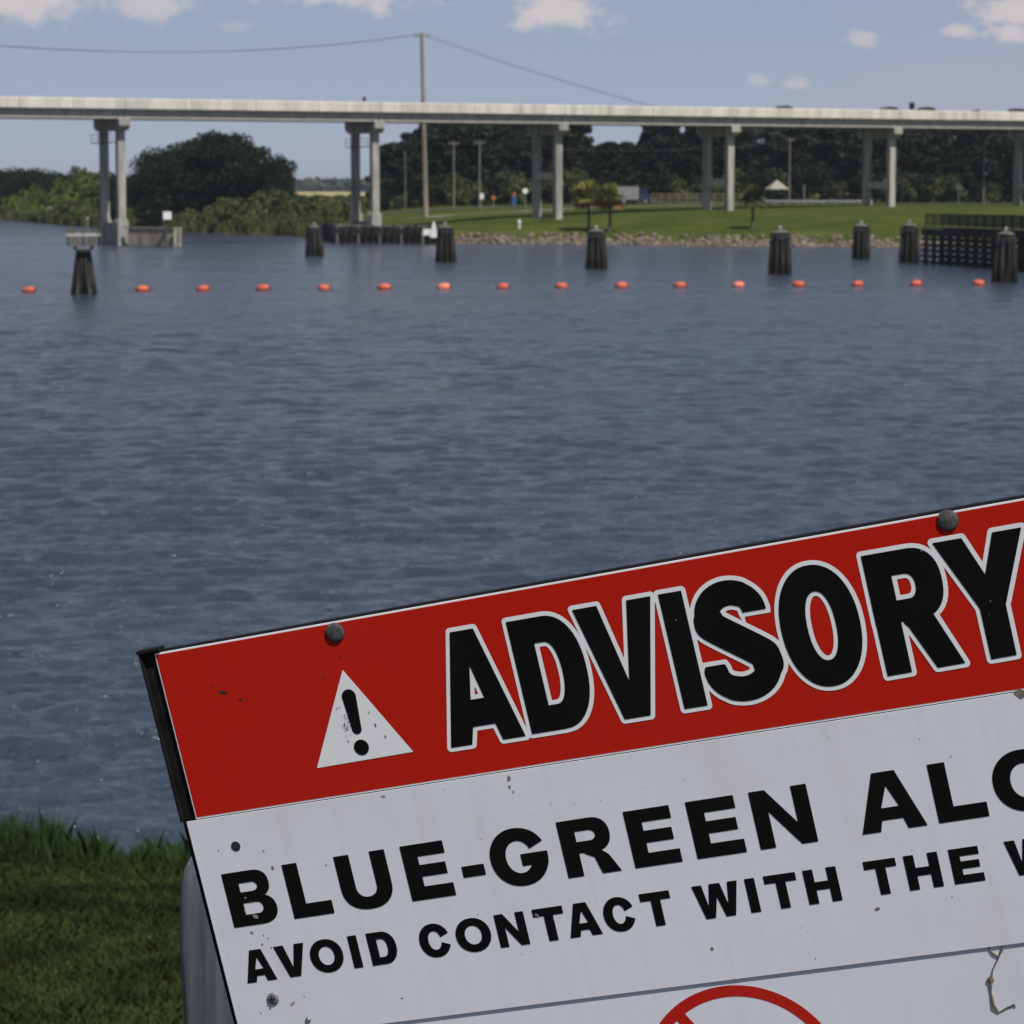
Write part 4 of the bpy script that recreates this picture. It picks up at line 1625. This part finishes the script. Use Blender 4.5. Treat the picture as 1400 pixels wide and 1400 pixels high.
W_R = 1262
board = plate('backing_board', -18.5, W_R + 14, -2.5, 790, 0.0, 0.008, 'board_black', sign)
plate('edge_trim', -20, 8, -6, -2.6, -0.007, 0.008, 'board_black', board)
plate('edge_trim', -18.5, -16, -2.5, 190, -0.006, -0.0005, 'board_black', board)
red = plate('advisory_panel', 0, W_R, 0, 189.5, -0.0035, -0.0002, 'vinyl_white', sign)
redf = plate('red_field', 1.6, W_R - 2, 1.5, 187.6, -0.0039, -0.0036, 'sign_red', red)
mid = plate('message_panel', -11.5, W_R + 8, 190.6, 447, -0.0052, -0.0036, 'sign_white', sign)
low = plate('picture_panel', -10, W_R + 6, 440, 786, -0.0032, -0.0003, 'sign_white_low', sign)

# --- lettering: signed distance fields cut into flat sheets


def sd_poly(X, Y, pts):
    pts = np.asarray(pts, float)
    n = len(pts)
    d = np.full(X.shape, 1e9)
    s = np.ones(X.shape)
    for i in range(n):
        ax, ay = pts[i]
        bx, by = pts[i - 1]
        ex, ey = bx - ax, by - ay
        wx, wy = X - ax, Y - ay
        t_ = np.clip((wx * ex + wy * ey) / (ex * ex + ey * ey + 1e-12), 0, 1)
        d = np.minimum(d, (wx - ex * t_) ** 2 + (wy - ey * t_) ** 2)
        c1 = Y >= ay
        c2 = Y < by
        c3 = ex * wy > ey * wx
        flip = (c1 & c2 & c3) | (~c1 & ~c2 & ~c3)
        s = np.where(flip, -s, s)
    return s * np.sqrt(d)


def sd_line(X, Y, pts):
    d = np.full(X.shape, 1e9)
    for (ax, ay), (bx, by) in zip(pts[:-1], pts[1:]):
        ex, ey = bx - ax, by - ay
        wx, wy = X - ax, Y - ay
        t_ = np.clip((wx * ex + wy * ey) / (ex * ex + ey * ey + 1e-12), 0, 1)
        d = np.minimum(d, (wx - ex * t_) ** 2 + (wy - ey * t_) ** 2)
    return np.sqrt(d)


def ell(cx, cy, rx, ry, n=56, p=2.0, a0=0, a1=2 * math.pi):
    out = []
    for k in range(n):
        t_ = a0 + (a1 - a0) * k / (n if a1 - a0 > 6.28 else n - 1)
        c, s = math.cos(t_), math.sin(t_)
        out.append((cx + rx * math.copysign(abs(c) ** (2 / p), c), cy + ry * math.copysign(abs(s) ** (2 / p), s)))
    return out


def catmull(pts, n=14):
    P = [pts[0]] + list(pts) + [pts[-1]]
    out = []
    for i in range(1, len(P) - 2):
        p0, p1, p2, p3 = [np.array(q, float) for q in P[i - 1:i + 3]]
        for k in range(n):
            t_ = k / n
            out.append(tuple(0.5 * (2 * p1 + (p2 - p0) * t_ + (2 * p0 - 5 * p1 + 4 * p2 - p3) * t_ ** 2 + (3 * p1 - p0 - 3 * p2 + p3) * t_ ** 3)))
    out.append(tuple(pts[-1]))
    return out


U_, SUB = (lambda *a: np.minimum.reduce(a)), (lambda a, b: np.maximum(a, -b))


def box2(X, Y, x0, x1, y0, y1):
    return np.maximum(np.maximum(x0 - X, X - x1), np.maximum(y0 - Y, Y - y1))


def sdf_mesh(D, xs, ys):
    """marching squares, filled; full runs are merged"""
    V, Fc = [], []
    h, w = D.shape
    full = (D[:-1, :-1] < 0) & (D[1:, :-1] < 0) & (D[:-1, 1:] < 0) & (D[1:, 1:] < 0)
    anyi = (D[:-1, :-1] < 0) | (D[1:, :-1] < 0) | (D[:-1, 1:] < 0) | (D[1:, 1:] < 0)
    for j in range(h - 1):
        i = 0
        row = np.nonzero(anyi[j])[0]
        if len(row) == 0:
            continue
        i = row[0]
        while i <= row[-1]:
            if full[j, i]:
                k = i
                while k <= row[-1] and full[j, k]:
                    k += 1
                n0 = len(V)
                V += [(xs[i], ys[j]), (xs[k], ys[j]), (xs[k], ys[j + 1]), (xs[i], ys[j + 1])]
                Fc.append((n0, n0 + 1, n0 + 2, n0 + 3))
                i = k
            elif anyi[j, i]:
                cs = [(i, j), (i + 1, j), (i + 1, j + 1), (i, j + 1)]
                poly = []
                for q in range(4):
                    (ia, ja), (ib, jb) = cs[q], cs[(q + 1) % 4]
                    da, db = D[ja, ia], D[jb, ib]
                    if da < 0:
                        poly.append((xs[ia], ys[ja]))
                    if (da < 0) != (db < 0):
                        t_ = da / (da - db)
                        poly.append((xs[ia] + (xs[ib] - xs[ia]) * t_, ys[ja] + (ys[jb] - ys[ja]) * t_))
                if len(poly) >= 3:
                    n0 = len(V)
                    V += poly
                    Fc.append(tuple(range(n0, n0 + len(poly))))
                i += 1
            else:
                i += 1
    return V, Fc


def sheet(name, fn, bounds, y, m, parent, step=0.6, pad=2.0, tilt=None, label=None):
    """fn(X, V) -> signed distance in board millimetres"""
    u0, u1, v0, v1 = bounds
    xs = np.arange(u0 - pad, u1 + pad + step, step)
    ys = np.arange(v0 - pad, v1 + pad + step, step)
    X, Y = np.meshgrid(xs, ys)
    D = fn(X, Y)
    V, Fc = sdf_mesh(D, xs, ys)
    me = bpy.data.meshes.new(name)
    me.from_pydata([sp(a, b, y) for a, b in V], [], Fc)
    me.materials.append(MATS[m])
    me.update()
    return link(name, me, parent)


# ADVISORY: glyphs in board millimetres
def advisory():
    def A(X, Y):
        return SUB(sd_poly(X, Y, [(314.5, 155.5), (343.5, 32.5), (370, 32.5), (400, 155.5), (374.5, 155.5), (370, 137), (344.5, 137), (339, 155.5)]),
                   sd_poly(X, Y, [(356.6, 71), (364.5, 107.5), (349, 107.5)]))

    def Dd(X, Y):
        o = [(407.5, 32), (446, 32)] + ell(446, 93.2, 37.5, 61.2, 30, 2.25, -math.pi / 2, math.pi / 2) + [(446, 154.6), (407.5, 154.6)]
        i = [(433, 59.5), (443, 59.5)] + ell(443, 93.2, 13.5, 33.7, 24, 2.2, -math.pi / 2, math.pi / 2) + [(443, 126.9), (433, 126.9)]
        return SUB(sd_poly(X, Y, o), sd_poly(X, Y, i))

    def Vv(X, Y):
        return sd_poly(X, Y, [(482, 31.5), (509, 31.5), (525.6, 115), (542, 31.2), (568.5, 31.2), (540, 154.8), (511.3, 154.8)])

    def Ii(X, Y):
        return sd_poly(X, Y, [(576.8, 31), (602, 31), (602.6, 154), (577.3, 154)])

    def Ss(X, Y):
        up = [(648 + 25.0 * math.cos(math.radians(q)), 63.0 - 21.4 * math.sin(math.radians(q))) for q in range(0, 217, 18)]
        lo = [(647.5 + 28.0 * math.cos(math.radians(q)), 120.5 - 22.4 * math.sin(math.radians(q))) for q in range(38, -186, -18)]
        c = catmull(up + lo, 6)
        nu, nl = len(up) * 6, len(lo) * 6
        d = sd_line(X, Y, c) - 12.6
        keep = np.minimum(sd_line(X, Y, c[20:-20]) - 13.2, sd_line(X, Y, c[nu - 14:nu + 14]) - 16.0)
        d = np.maximum(np.maximum(d, -np.maximum(np.maximum(64.5 - Y, Y - 100), 657 - X)), -np.maximum(np.maximum(Y - 114, 80 - Y), X - 637))
        cut_u = np.maximum(np.maximum(64.5 - Y, Y - 74), 660 - X)
        cut_l = np.maximum(np.maximum(Y - 114, 104 - Y), X - 634)
        d = np.maximum(np.maximum(np.minimum(d, keep), -cut_u), -cut_l)
        return d

    def Oo(X, Y):
        return SUB(sd_poly(X, Y, ell(737.2, 91.3, 41.2, 63.6, 64, 2.15)), sd_poly(X, Y, ell(738.5, 91.5, 14.8, 36, 48, 2.2)))

    def Rr(X, Y):
        bowl = [(793.3, 28), (838, 28)] + ell(838, 64.5, 31, 36.5, 26, 2.4, -math.pi / 2, math.pi / 2) + [(838, 101), (793.3, 101)]
        leg = [(820, 90), (850, 90), (874.2, 152.8), (845.8, 153.2), (826, 108), (822, 103)]
        stem = [(793.3, 28), (819.3, 28), (819.3, 153.4), (793.8, 153.8)]
        o = U_(sd_poly(X, Y, bowl), sd_poly(X, Y, leg), sd_poly(X, Y, stem))
        i = [(819.5, 53), (832, 53)] + ell(832, 65.8, 9.5, 12.8, 16, 2.2, -math.pi / 2, math.pi / 2) + [(832, 78.6), (819.5, 78.6)]
        return SUB(o, sd_poly(X, Y, i))

    def Yy(X, Y):
        return sd_poly(X, Y, [(866.8, 27.5), (896.5, 27.5), (912.2, 67.5), (927.6, 27.2), (957, 27.2), (926.1, 101), (926.3, 153), (900.3, 153.4), (899.8, 101)])

    fns = [(A, (314, 400, 32, 156)), (Dd, (407, 484, 32, 155)), (Vv, (481, 569, 31, 155)), (Ii, (576, 603, 31, 154)),
           (Ss, (605, 690, 28, 157)), (Oo, (695, 779, 27, 156)), (Rr, (793, 875, 27, 154)), (Yy, (866, 958, 27, 154))]
    for fn, b_ in fns:
        sheet('letter', fn, b_, -0.0047, 'vinyl_black', red)

    def all_(X, Y):
        out = np.full(X.shape, 1e9)
        for fn, (u0, u1, v0, v1) in fns:
            msk = (X[0] > u0 - 9) & (X[0] < u1 + 9)
            out[:, msk] = np.minimum(out[:, msk], fn(X[:, msk], Y[:, msk]) - 4.6)
        return out
    sheet('letter_outline', all_, (314, 958, 27, 156), -0.0043, 'vinyl_white', red, 0.75, 8)


advisory()
# warning triangle with exclamation mark
sheet('warning_triangle', lambda X, Y: sd_poly(X, Y, [(213.6, 52.5), (271.0, 153.2), (156.7, 154.2)]), (156, 271, 52, 155), -0.0043, 'vinyl_white', red, 0.7)


def excl(X, Y):
    t_ = np.clip((Y - 82) / (117 - 82), 0, 1)
    bar = np.abs(X - 213.5) - (8.2 - 2.6 * t_)
    return np.maximum(bar, np.maximum(82 - Y, Y - 119.5))


sheet('exclamation_bar', lambda X, Y: U_(excl(X, Y), np.hypot(X - 213.5, Y - 82.5) - 8.2, np.hypot(X - 213.5, Y - 119) - 5.4), (203, 223, 73, 126), -0.0047, 'vinyl_black', red, 0.5)
sheet('exclamation_dot', lambda X, Y: np.hypot(X - 213.7, Y - 139.3) - 8.6, (204, 223, 130, 149), -0.0047, 'vinyl_black', red, 0.5)


# --- block capitals of the two message lines
def glyph(ch, X, Y, w, h, sx, sy):
    """local box: x 0..w, y 0 (top) .. h (baseline)"""
    P = lambda pts: sd_poly(X, Y, pts)
    B = lambda x0, x1, y0, y1: box2(X, Y, x0, x1, y0, y1)
    m = h * 0.5
    if ch == '-':
        return B(0, w, h * 0.52, h * 0.72)
    if ch == 'I':
        return B(0, w, 0, h)
    if ch == 'L':
        return U_(B(0, sx, 0, h), B(0, w, h - sy * 1.1, h))
    if ch == 'E':
        return U_(B(0, sx, 0, h), B(0, w * 0.97, 0, sy), B(0, w * 0.93, m - sy * 0.55, m + sy * 0.40), B(0, w, h - sy * 1.05, h))
    if ch == 'T':
        return U_(B(0, w, 0, sy * 1.05), B(w / 2 - sx / 2, w / 2 + sx / 2, 0, h))
    if ch == 'H':
        return U_(B(0, sx, 0, h), B(w - sx, w, 0, h), B(0, w, m - sy * 0.55, m + sy * 0.5))
    if ch == 'N':
        return U_(B(0, sx * 0.93, 0, h), B(w - sx * 0.93, w, 0, h), P([(0, 0), (sx * 0.95, 0), (w, h), (w - sx * 0.95, h)]))
    if ch == 'A':
        k = sx * 0.66
        o = P([(0, h), (w / 2 - k, 0), (w / 2 + k, 0), (w, h), (w - sx * 1.1, h), (w - sx * 1.1 - h * 0.055, h * 0.815), (sx * 1.1 + h * 0.055, h * 0.815), (sx * 1.1, h)])
        return SUB(o, P([(w / 2, h * 0.24), (w / 2 + w * 0.135, h * 0.605), (w / 2 - w * 0.135, h * 0.605)]))
    if ch == 'V':
        return P([(0, 0), (sx * 1.12, 0), (w / 2, h * 0.70), (w - sx * 1.12, 0), (w, 0), (w / 2 + sx * 0.62, h), (w / 2 - sx * 0.62, h)])
    if ch == 'W':
        c = w / 2
        return P([(0, 0), (sx * 1.02, 0), (w * 0.285, h * 0.64), (c - sx * 0.55, 0), (c + sx * 0.55, 0), (w * 0.715, h * 0.64), (w - sx * 1.02, 0), (w, 0),
                  (w * 0.825, h), (w * 0.825 - sx * 0.98, h), (c, h * 0.40), (w * 0.175 + sx * 0.98, h), (w * 0.175, h)])
    if ch == 'O':
        return SUB(P(ell(w / 2, m, w / 2, m * 1.03, 56, 2.1)), P(ell(w / 2, m, w / 2 - sx, m * 1.0 - sy * 0.95, 44, 2.05)))
    if ch in 'CG':
        ring = SUB(P(ell(w / 2, m, w / 2, m * 1.03, 56, 2.1)), P(ell(w / 2, m, w / 2 - sx, m - sy * 0.95, 44, 2.05)))
        if ch == 'C':
            return SUB(ring, P([(w * 0.50, m), (w * 1.3, h * 0.20), (w * 1.3, h * 0.80)]))
        ring = SUB(ring, P([(w * 0.50, m * 0.95), (w * 1.3, h * 0.12), (w * 1.3, h * 0.46), (w * 0.5, h * 0.46)]))
        return U_(ring, np.maximum(B(w * 0.53, w * 0.985, h * 0.455, h * 0.455 + sy * 0.95), -1e9 + 0 * X), np.maximum(B(w - sx * 0.98, w * 0.985, h * 0.455, h * 0.80), P(ell(w / 2, m, w / 2, m * 1.03, 56, 2.1))))
    if ch == 'U':
        arc = SUB(P(ell(w / 2, h * 0.60, w / 2, h * 0.42, 48, 2.3)), P(ell(w / 2, h * 0.60, w / 2 - sx, h * 0.42 - sy, 40, 2.2)))
        arc = np.maximum(arc, h * 0.60 - Y)
        return U_(B(0, sx, 0, h * 0.62), B(w - sx, w, 0, h * 0.62), arc)
    if ch == 'D':
        o = [(0, 0), (w * 0.5, 0)] + ell(w * 0.5, m, w * 0.5, m, 28, 2.2, -math.pi / 2, math.pi / 2) + [(w * 0.5, h), (0, h)]
        i = [(sx, sy), (w * 0.48, sy)] + ell(w * 0.48, m, w * 0.52 - sx, m - sy, 24, 2.2, -math.pi / 2, math.pi / 2) + [(w * 0.48, h - sy), (sx, h - sy)]
        return SUB(P(o), P(i))
    if ch == 'B':
        q = h * 0.255
        o1 = [(0, 0), (w * 0.64, 0)] + ell(w * 0.64, q, w * 0.31, q, 20, 2.3, -math.pi / 2, math.pi / 2) + [(w * 0.64, 2 * q), (0, 2 * q)]
        q2 = (h - h * 0.455) / 2
        o2 = [(0, h * 0.455), (w * 0.62, h * 0.455)] + ell(w * 0.62, h * 0.455 + q2, w * 0.38, q2, 20, 2.3, -math.pi / 2, math.pi / 2) + [(w * 0.62, h), (0, h)]
        i1 = [(sx, sy * 0.95), (w * 0.58, sy * 0.95)] + ell(w * 0.58, h * 0.295, w * 0.11, h * 0.295 - sy * 0.95, 12, 2, -math.pi / 2, math.pi / 2) + [(w * 0.58, h * 0.38), (sx, h * 0.38)]
        i2 = [(sx, h * 0.585), (w * 0.60, h * 0.585)] + ell(w * 0.60, h * 0.69, w * 0.115, h * 0.105, 12, 2, -math.pi / 2, math.pi / 2) + [(w * 0.60, h * 0.795), (sx, h * 0.795)]
        return SUB(SUB(U_(P(o1), P(o2)), P(i1)), P(i2))
    if ch == 'R':
        q = h * 0.30
        o1 = [(0, 0), (w * 0.60, 0)] + ell(w * 0.60, q, w * 0.33, q, 20, 2.3, -math.pi / 2, math.pi / 2) + [(w * 0.60, 2 * q), (0, 2 * q)]
        i1 = [(sx, sy * 0.95), (w * 0.54, sy * 0.95)] + ell(w * 0.54, h * 0.305, w * 0.12, h * 0.305 - sy * 0.95, 12, 2, -math.pi / 2, math.pi / 2) + [(w * 0.54, h * 0.395), (sx, h * 0.395)]
        leg = [(w * 0.40, h * 0.56), (w * 0.68, h * 0.56), (w * 0.83, h * 0.68), (w, h), (w - sx * 1.2, h), (w * 0.56, h * 0.70), (w * 0.40, h * 0.62)]
        return U_(SUB(P(o1), P(i1)), B(0, sx, 0, h), P(leg))
    raise ValueError(ch)


def text_line(items, vtop, vbase, slope, sx, sy, step):
    for ch, u0, u1 in items:
        dv = -slope * (u0 + u1) / 2
        w, h = u1 - u0, vbase - vtop

        def fn(X, Y, ch=ch, u0=u0, dv=dv, w=w, h=h):
            return glyph(ch, X - u0, Y - (vtop + dv) + slope * (X - (u0 + u1) / 2), w, h, sx, sy)
        sheet('letter', fn, (u0, u1, vtop + dv, vbase + dv), -0.0056, 'vinyl_black', mid, step)


text_line([('B', 14, 71), ('L', 88, 136.5), ('U', 150.5, 211), ('E', 229.5, 281), ('-', 294, 320), ('G', 328.5, 394), ('R', 410.5, 471), ('E', 486, 538.5),
           ('E', 555, 609), ('N', 624, 686), ('A', 733, 801.5), ('L', 813.5, 865.5), ('G', 875.5, 942), ('A', 951, 1019), ('E', 1031, 1084)],
          254.8, 317.0, 0.0062, 18.0, 14.0, 0.6)
text_line([('A', 13, 50), ('V', 54, 91), ('O', 95, 134.5), ('I', 143.8, 154.5), ('D', 166, 198.5), ('C', 226, 262), ('O', 269, 309.5), ('N', 317, 351),
           ('T', 361, 395.5), ('A', 397, 434), ('C', 439, 474), ('T', 482.5, 516), ('W', 541, 591), ('I', 599, 609.8), ('T', 619.5, 654), ('H', 662, 697.5),
           ('T', 726.5, 760.5), ('H', 769, 804.5), ('E', 816, 847.5), ('W', 873.5, 924), ('A', 926, 963), ('T', 966, 1000), ('E', 1009, 1040), ('R', 1050, 1087)],
          344.6, 381.6, 0.0052, 10.6, 8.4, 0.45)

# prohibition ring on the lower panel


def ring(X, Y):
    r = np.hypot(X - 550, Y - 565)
    rg = np.abs(r - 105.5) - 6.2
    dx, dy = 0.53, 0.83
    L = math.hypot(dx, dy)
    d = np.abs((X - 550) * dy / L - (Y - 565) * dx / L) - 6.2
    return np.minimum(rg, np.maximum(d, r - 105))


sheet('prohibition_ring', ring, (437, 663, 452, 678), -0.00345, 'vinyl_red', low, 0.8)

# bolts and screws
for u, v in ((215.2, 11.5), (887.2, 7.8)):
    c = sp(u, v, -0.0040)
    MB().lathe([(0.0108, -0.0001), (0.0107, 0.0010), (0.0100, 0.0018), (0.0080, 0.0025), (0.004, 0.0030), (0.001, 0.0031)], 24, c, 'y').build('bolt', 'bolt_zinc', sign, smooth=True)
for u, v, r in ((38.8, 402.7, 0.0072), (74.5, 431.5, 0.0032)):
    c = sp(u, v, -0.0053)
    s_ = MB().lathe([(r, 0), (r * 0.95, 0.0012), (r * 0.6, 0.0022), (r * 0.1, 0.0024)], 18, c, 'y').build('screw', 'screw_zinc', sign)
    if r > 0.005:
        MB().box((c[0], c[1] - 0.0026, c[2]), (r * 1.1, 0.0004, r * 0.22)).box((c[0], c[1] - 0.0032, c[2]), (r * 0.22, 0.0004, r * 1.1)).build('cross_slot', 'hole_dark', s_)
c = sp(39.9, 225.9, -0.0053)
MB().lathe([(0.0055, 0), (0.0055, 0.0004), (0.001, 0.0005)], 16, c, 'y').build('screw', 'hole_dark', sign)

# scuffs and chips in the vinyl: small ragged flakes
rs = random.Random(33)


def flakes(name, spots, y, m, parent):
    mb = MB()
    for u, v, r, asp, ang in spots:
        n = 7
        n0 = len(mb.v)
        for k in range(n):
            a = 2 * math.pi * k / n
            q = r * rs.uniform(0.5, 1.1)
            x_, y_ = q * math.cos(a) * asp, q * math.sin(a)
            ca, sa = math.cos(ang), math.sin(ang)
            mb.v.append(sp(u + x_ * ca - y_ * sa, v + x_ * sa + y_ * ca, y))
        mb.f.append(tuple(range(n0, n0 + n)))
    return stuff(mb.build(name, m, parent))


flakes('chip', [(36, 285, 1.3, 1, 0), (43, 307.5, 2.8, 1.6, 0.3), (31, 299, 0.9, 1, 0), (41, 290, 0.8, 1, 0), (366, 349.5, 2.2, 1.7, 0.2), (180, 352, 0.9, 1, 0), (383, 356, 0.8, 1, 0),
                (590, 60, 1.2, 1, 0), (912, 95, 0.9, 1, 0), (908, 108, 0.8, 1, 0), (855, 33, 1.0, 1, 0)], -0.0059, 'scuff_grey', mid)
sc = []
for _ in range(40):
    sc.append((rs.gauss(201, 3.5), rs.gauss(112, 9), rs.uniform(0.3, 0.9), 1.2, rs.uniform(0, 3)))
sc += [(236, 118, 0.9, 3, 1.2), (232, 103, 0.6, 2, 1), (244, 132, 0.7, 4, 1.4), (219, 92, 0.6, 2, 0.8)]
flakes('scuff', sc, -0.0049, 'hole_dark', red)
flakes('scuff', [(70, 55, 2.2, 2.4, 0.2), (88, 66, 2.0, 1.6, 0.1), (60, 46, 1.1, 2.2, 0), (25, 45, 1.2, 1, 0), (215, 38, 1.6, 1, 0), (192, 57, 1.3, 1.2, 0), (740, 172, 1.0, 1, 0)],
       -0.0042, 'hole_dark', red)
sc = [(71, 236, 1.6, 1, 0), (77, 256, 3.0, 0.7, 0.2), (18, 228, 1.4, 0.7, 0), (140, 262, 1.4, 1, 0), (33, 325, 2.4, 1.2, 0.4), (46, 330, 1.4, 1, 0), (42, 340, 1.8, 1, 0), (52, 345, 1.6, 1, 0),
      (51, 334, 1.2, 1, 0), (296, 199, 1.4, 0.5, 0), (225, 196, 2.0, 2.0, 0.2), (60, 412, 2.2, 2.6, -0.6), (76, 405, 1.1, 1.2, 0), (655, 436, 1.5, 0.5, 0), (810, 390, 1.0, 1, 0),
      (20, 417, 1.3, 1, 0), (410, 232, 1.1, 0.6, 0), (465, 236, 0.8, 0.8, 0), (300, 340, 1.0, 1, 0), (190, 421, 1.2, 2, 0.3), (840, 245, 1.2, 1, 0)]
for _ in range(46):
    sc.append((rs.uniform(0, 960), rs.uniform(198, 442), rs.uniform(0.3, 0.75), rs.uniform(0.7, 1.6), rs.uniform(0, 3)))
flakes('scuff', sc, -0.0054, 'scuff_grey', mid)
flakes('stain', [(371, 198, 4.0, 0.8, 0), (369, 207, 3.2, 0.5, 0.1), (372, 213, 2.0, 0.5, 0), (548, 411, 2.4, 1, 0), (731, 392, 2.6, 1.2, 0), (924, 188.8 + 4, 5, 2, 0.1)], -0.00545, 'dirt_brown', mid)

# dried root dangling over the lower panel
root_t = thing('dried_root', 'thin brown dried plant strand hanging on the lower white panel at right', 'plant strand')
root_t.matrix_world = sign.matrix_world.copy()


def bpos(px, py, y):
    r = ray(px, py)
    t_ = (SO - Vector((0, 0, EYE))).dot(SN) / r.dot(SN)
    q = Vector((0, 0, EYE)) + r * t_ - SO
    return sp(q.dot(SU) * 1000, q.dot(SV) * 1000, y)


z6 = lambda a, b: (780 + a / 2.258, 1000 + b / 2.258)
pts = [bpos(*z6(a, b), -0.0040) for a, b in [(1335, 660), (1325, 690), (1306, 730), (1299, 762), (1300, 800), (1308, 842), (1325, 862), (1350, 848), (1372, 838), (1376, 846)]]
MB().tube(pts, [0.0010, 0.0008, 0.0007, 0.0020, 0.0009, 0.0016, 0.0007, 0.0006, 0.0008, 0.0004], 7).build('strand', 'dead_root', root_t)
pts = [bpos(*z6(a, b), -0.0037) for a, b in [(1290, 662), (1306, 682), (1322, 690), (1338, 668)]]
MB().tube(pts, [0.0007, 0.001, 0.001, 0.0006], 6).build('strand', 'dead_root', root_t)
MB().lathe([(0.0006, 0), (0.0038, 0.0006), (0.0036, 0.0012), (0.001, 0.0018)], 9, bpos(*z6(1298, 764), -0.0035), 'y').build('knot', 'dead_root', root_t)

# posts into the bank
for u in (240, 1010):
    a = sp(u, -0, 0.06)
    MB().box((a[0], 0.0615, 0.66), (0.09, 0.09, 1.0)).build('post', 'post_wood', sign)
    MB().box((a[0], 0.0615, -0.05), (0.088, 0.088, 0.42)).build('post_foot', 'post_wood', sign)

# weathered metal panel behind the sign
PD = 3.8
mp = at_depth(330, 1400, PD)
gz = Hs(mp.x, mp.y)


def metal_panel():
    t = thing('metal_panel', 'weathered grey metal panel with rounded corner behind the sign at lower left', 'panel', (mp.x, mp.y, gz))
    out = [(245, 1290), (246, 1240), (248.5, 1205), (253, 1186), (262, 1170), (280, 1160), (320, 1156), (420, 1158), (560, 1170), (640, 1200), (660, 1300), (650, 1500), (560, 1640), (420, 1700), (310, 1660), (268, 1520),
           (252, 1400)]
    P = [at_depth(a, b, PD) for a, b in out]
    c = sum(P, Vector()) / len(P)
    mb = MB()
    rows = [(1.0, 0.012), (1.0, 0.0), (0.985, -0.010), (0.93, -0.018), (0.8, -0.026), (0.5, -0.034), (0.2, -0.038)]
    for k, dy in rows:
        for q in P:
            w = c + (q - c) * k
            mb.v.append((w.x - mp.x, w.y - mp.y + dy, w.z - gz))
    n = len(P)
    for j in range(len(rows) - 1):
        for k in range(n):
            k2 = (k + 1) % n
            mb.f.append((j * n + k, (j + 1) * n + k, (j + 1) * n + k2, j * n + k2))
    mb.f.append(tuple(range((len(rows) - 1) * n, len(rows) * n))[::-1])
    mb.f.append(tuple(range(n)))
    mb.build('panel_face', 'galvanised', t, smooth=True)
    lx = c.x - mp.x
    MB().box((lx, 0.06, (c.z - gz) / 2), (0.08, 0.08, c.z - gz + 0.3)).build('post', 'steel_grey', t)


metal_panel()
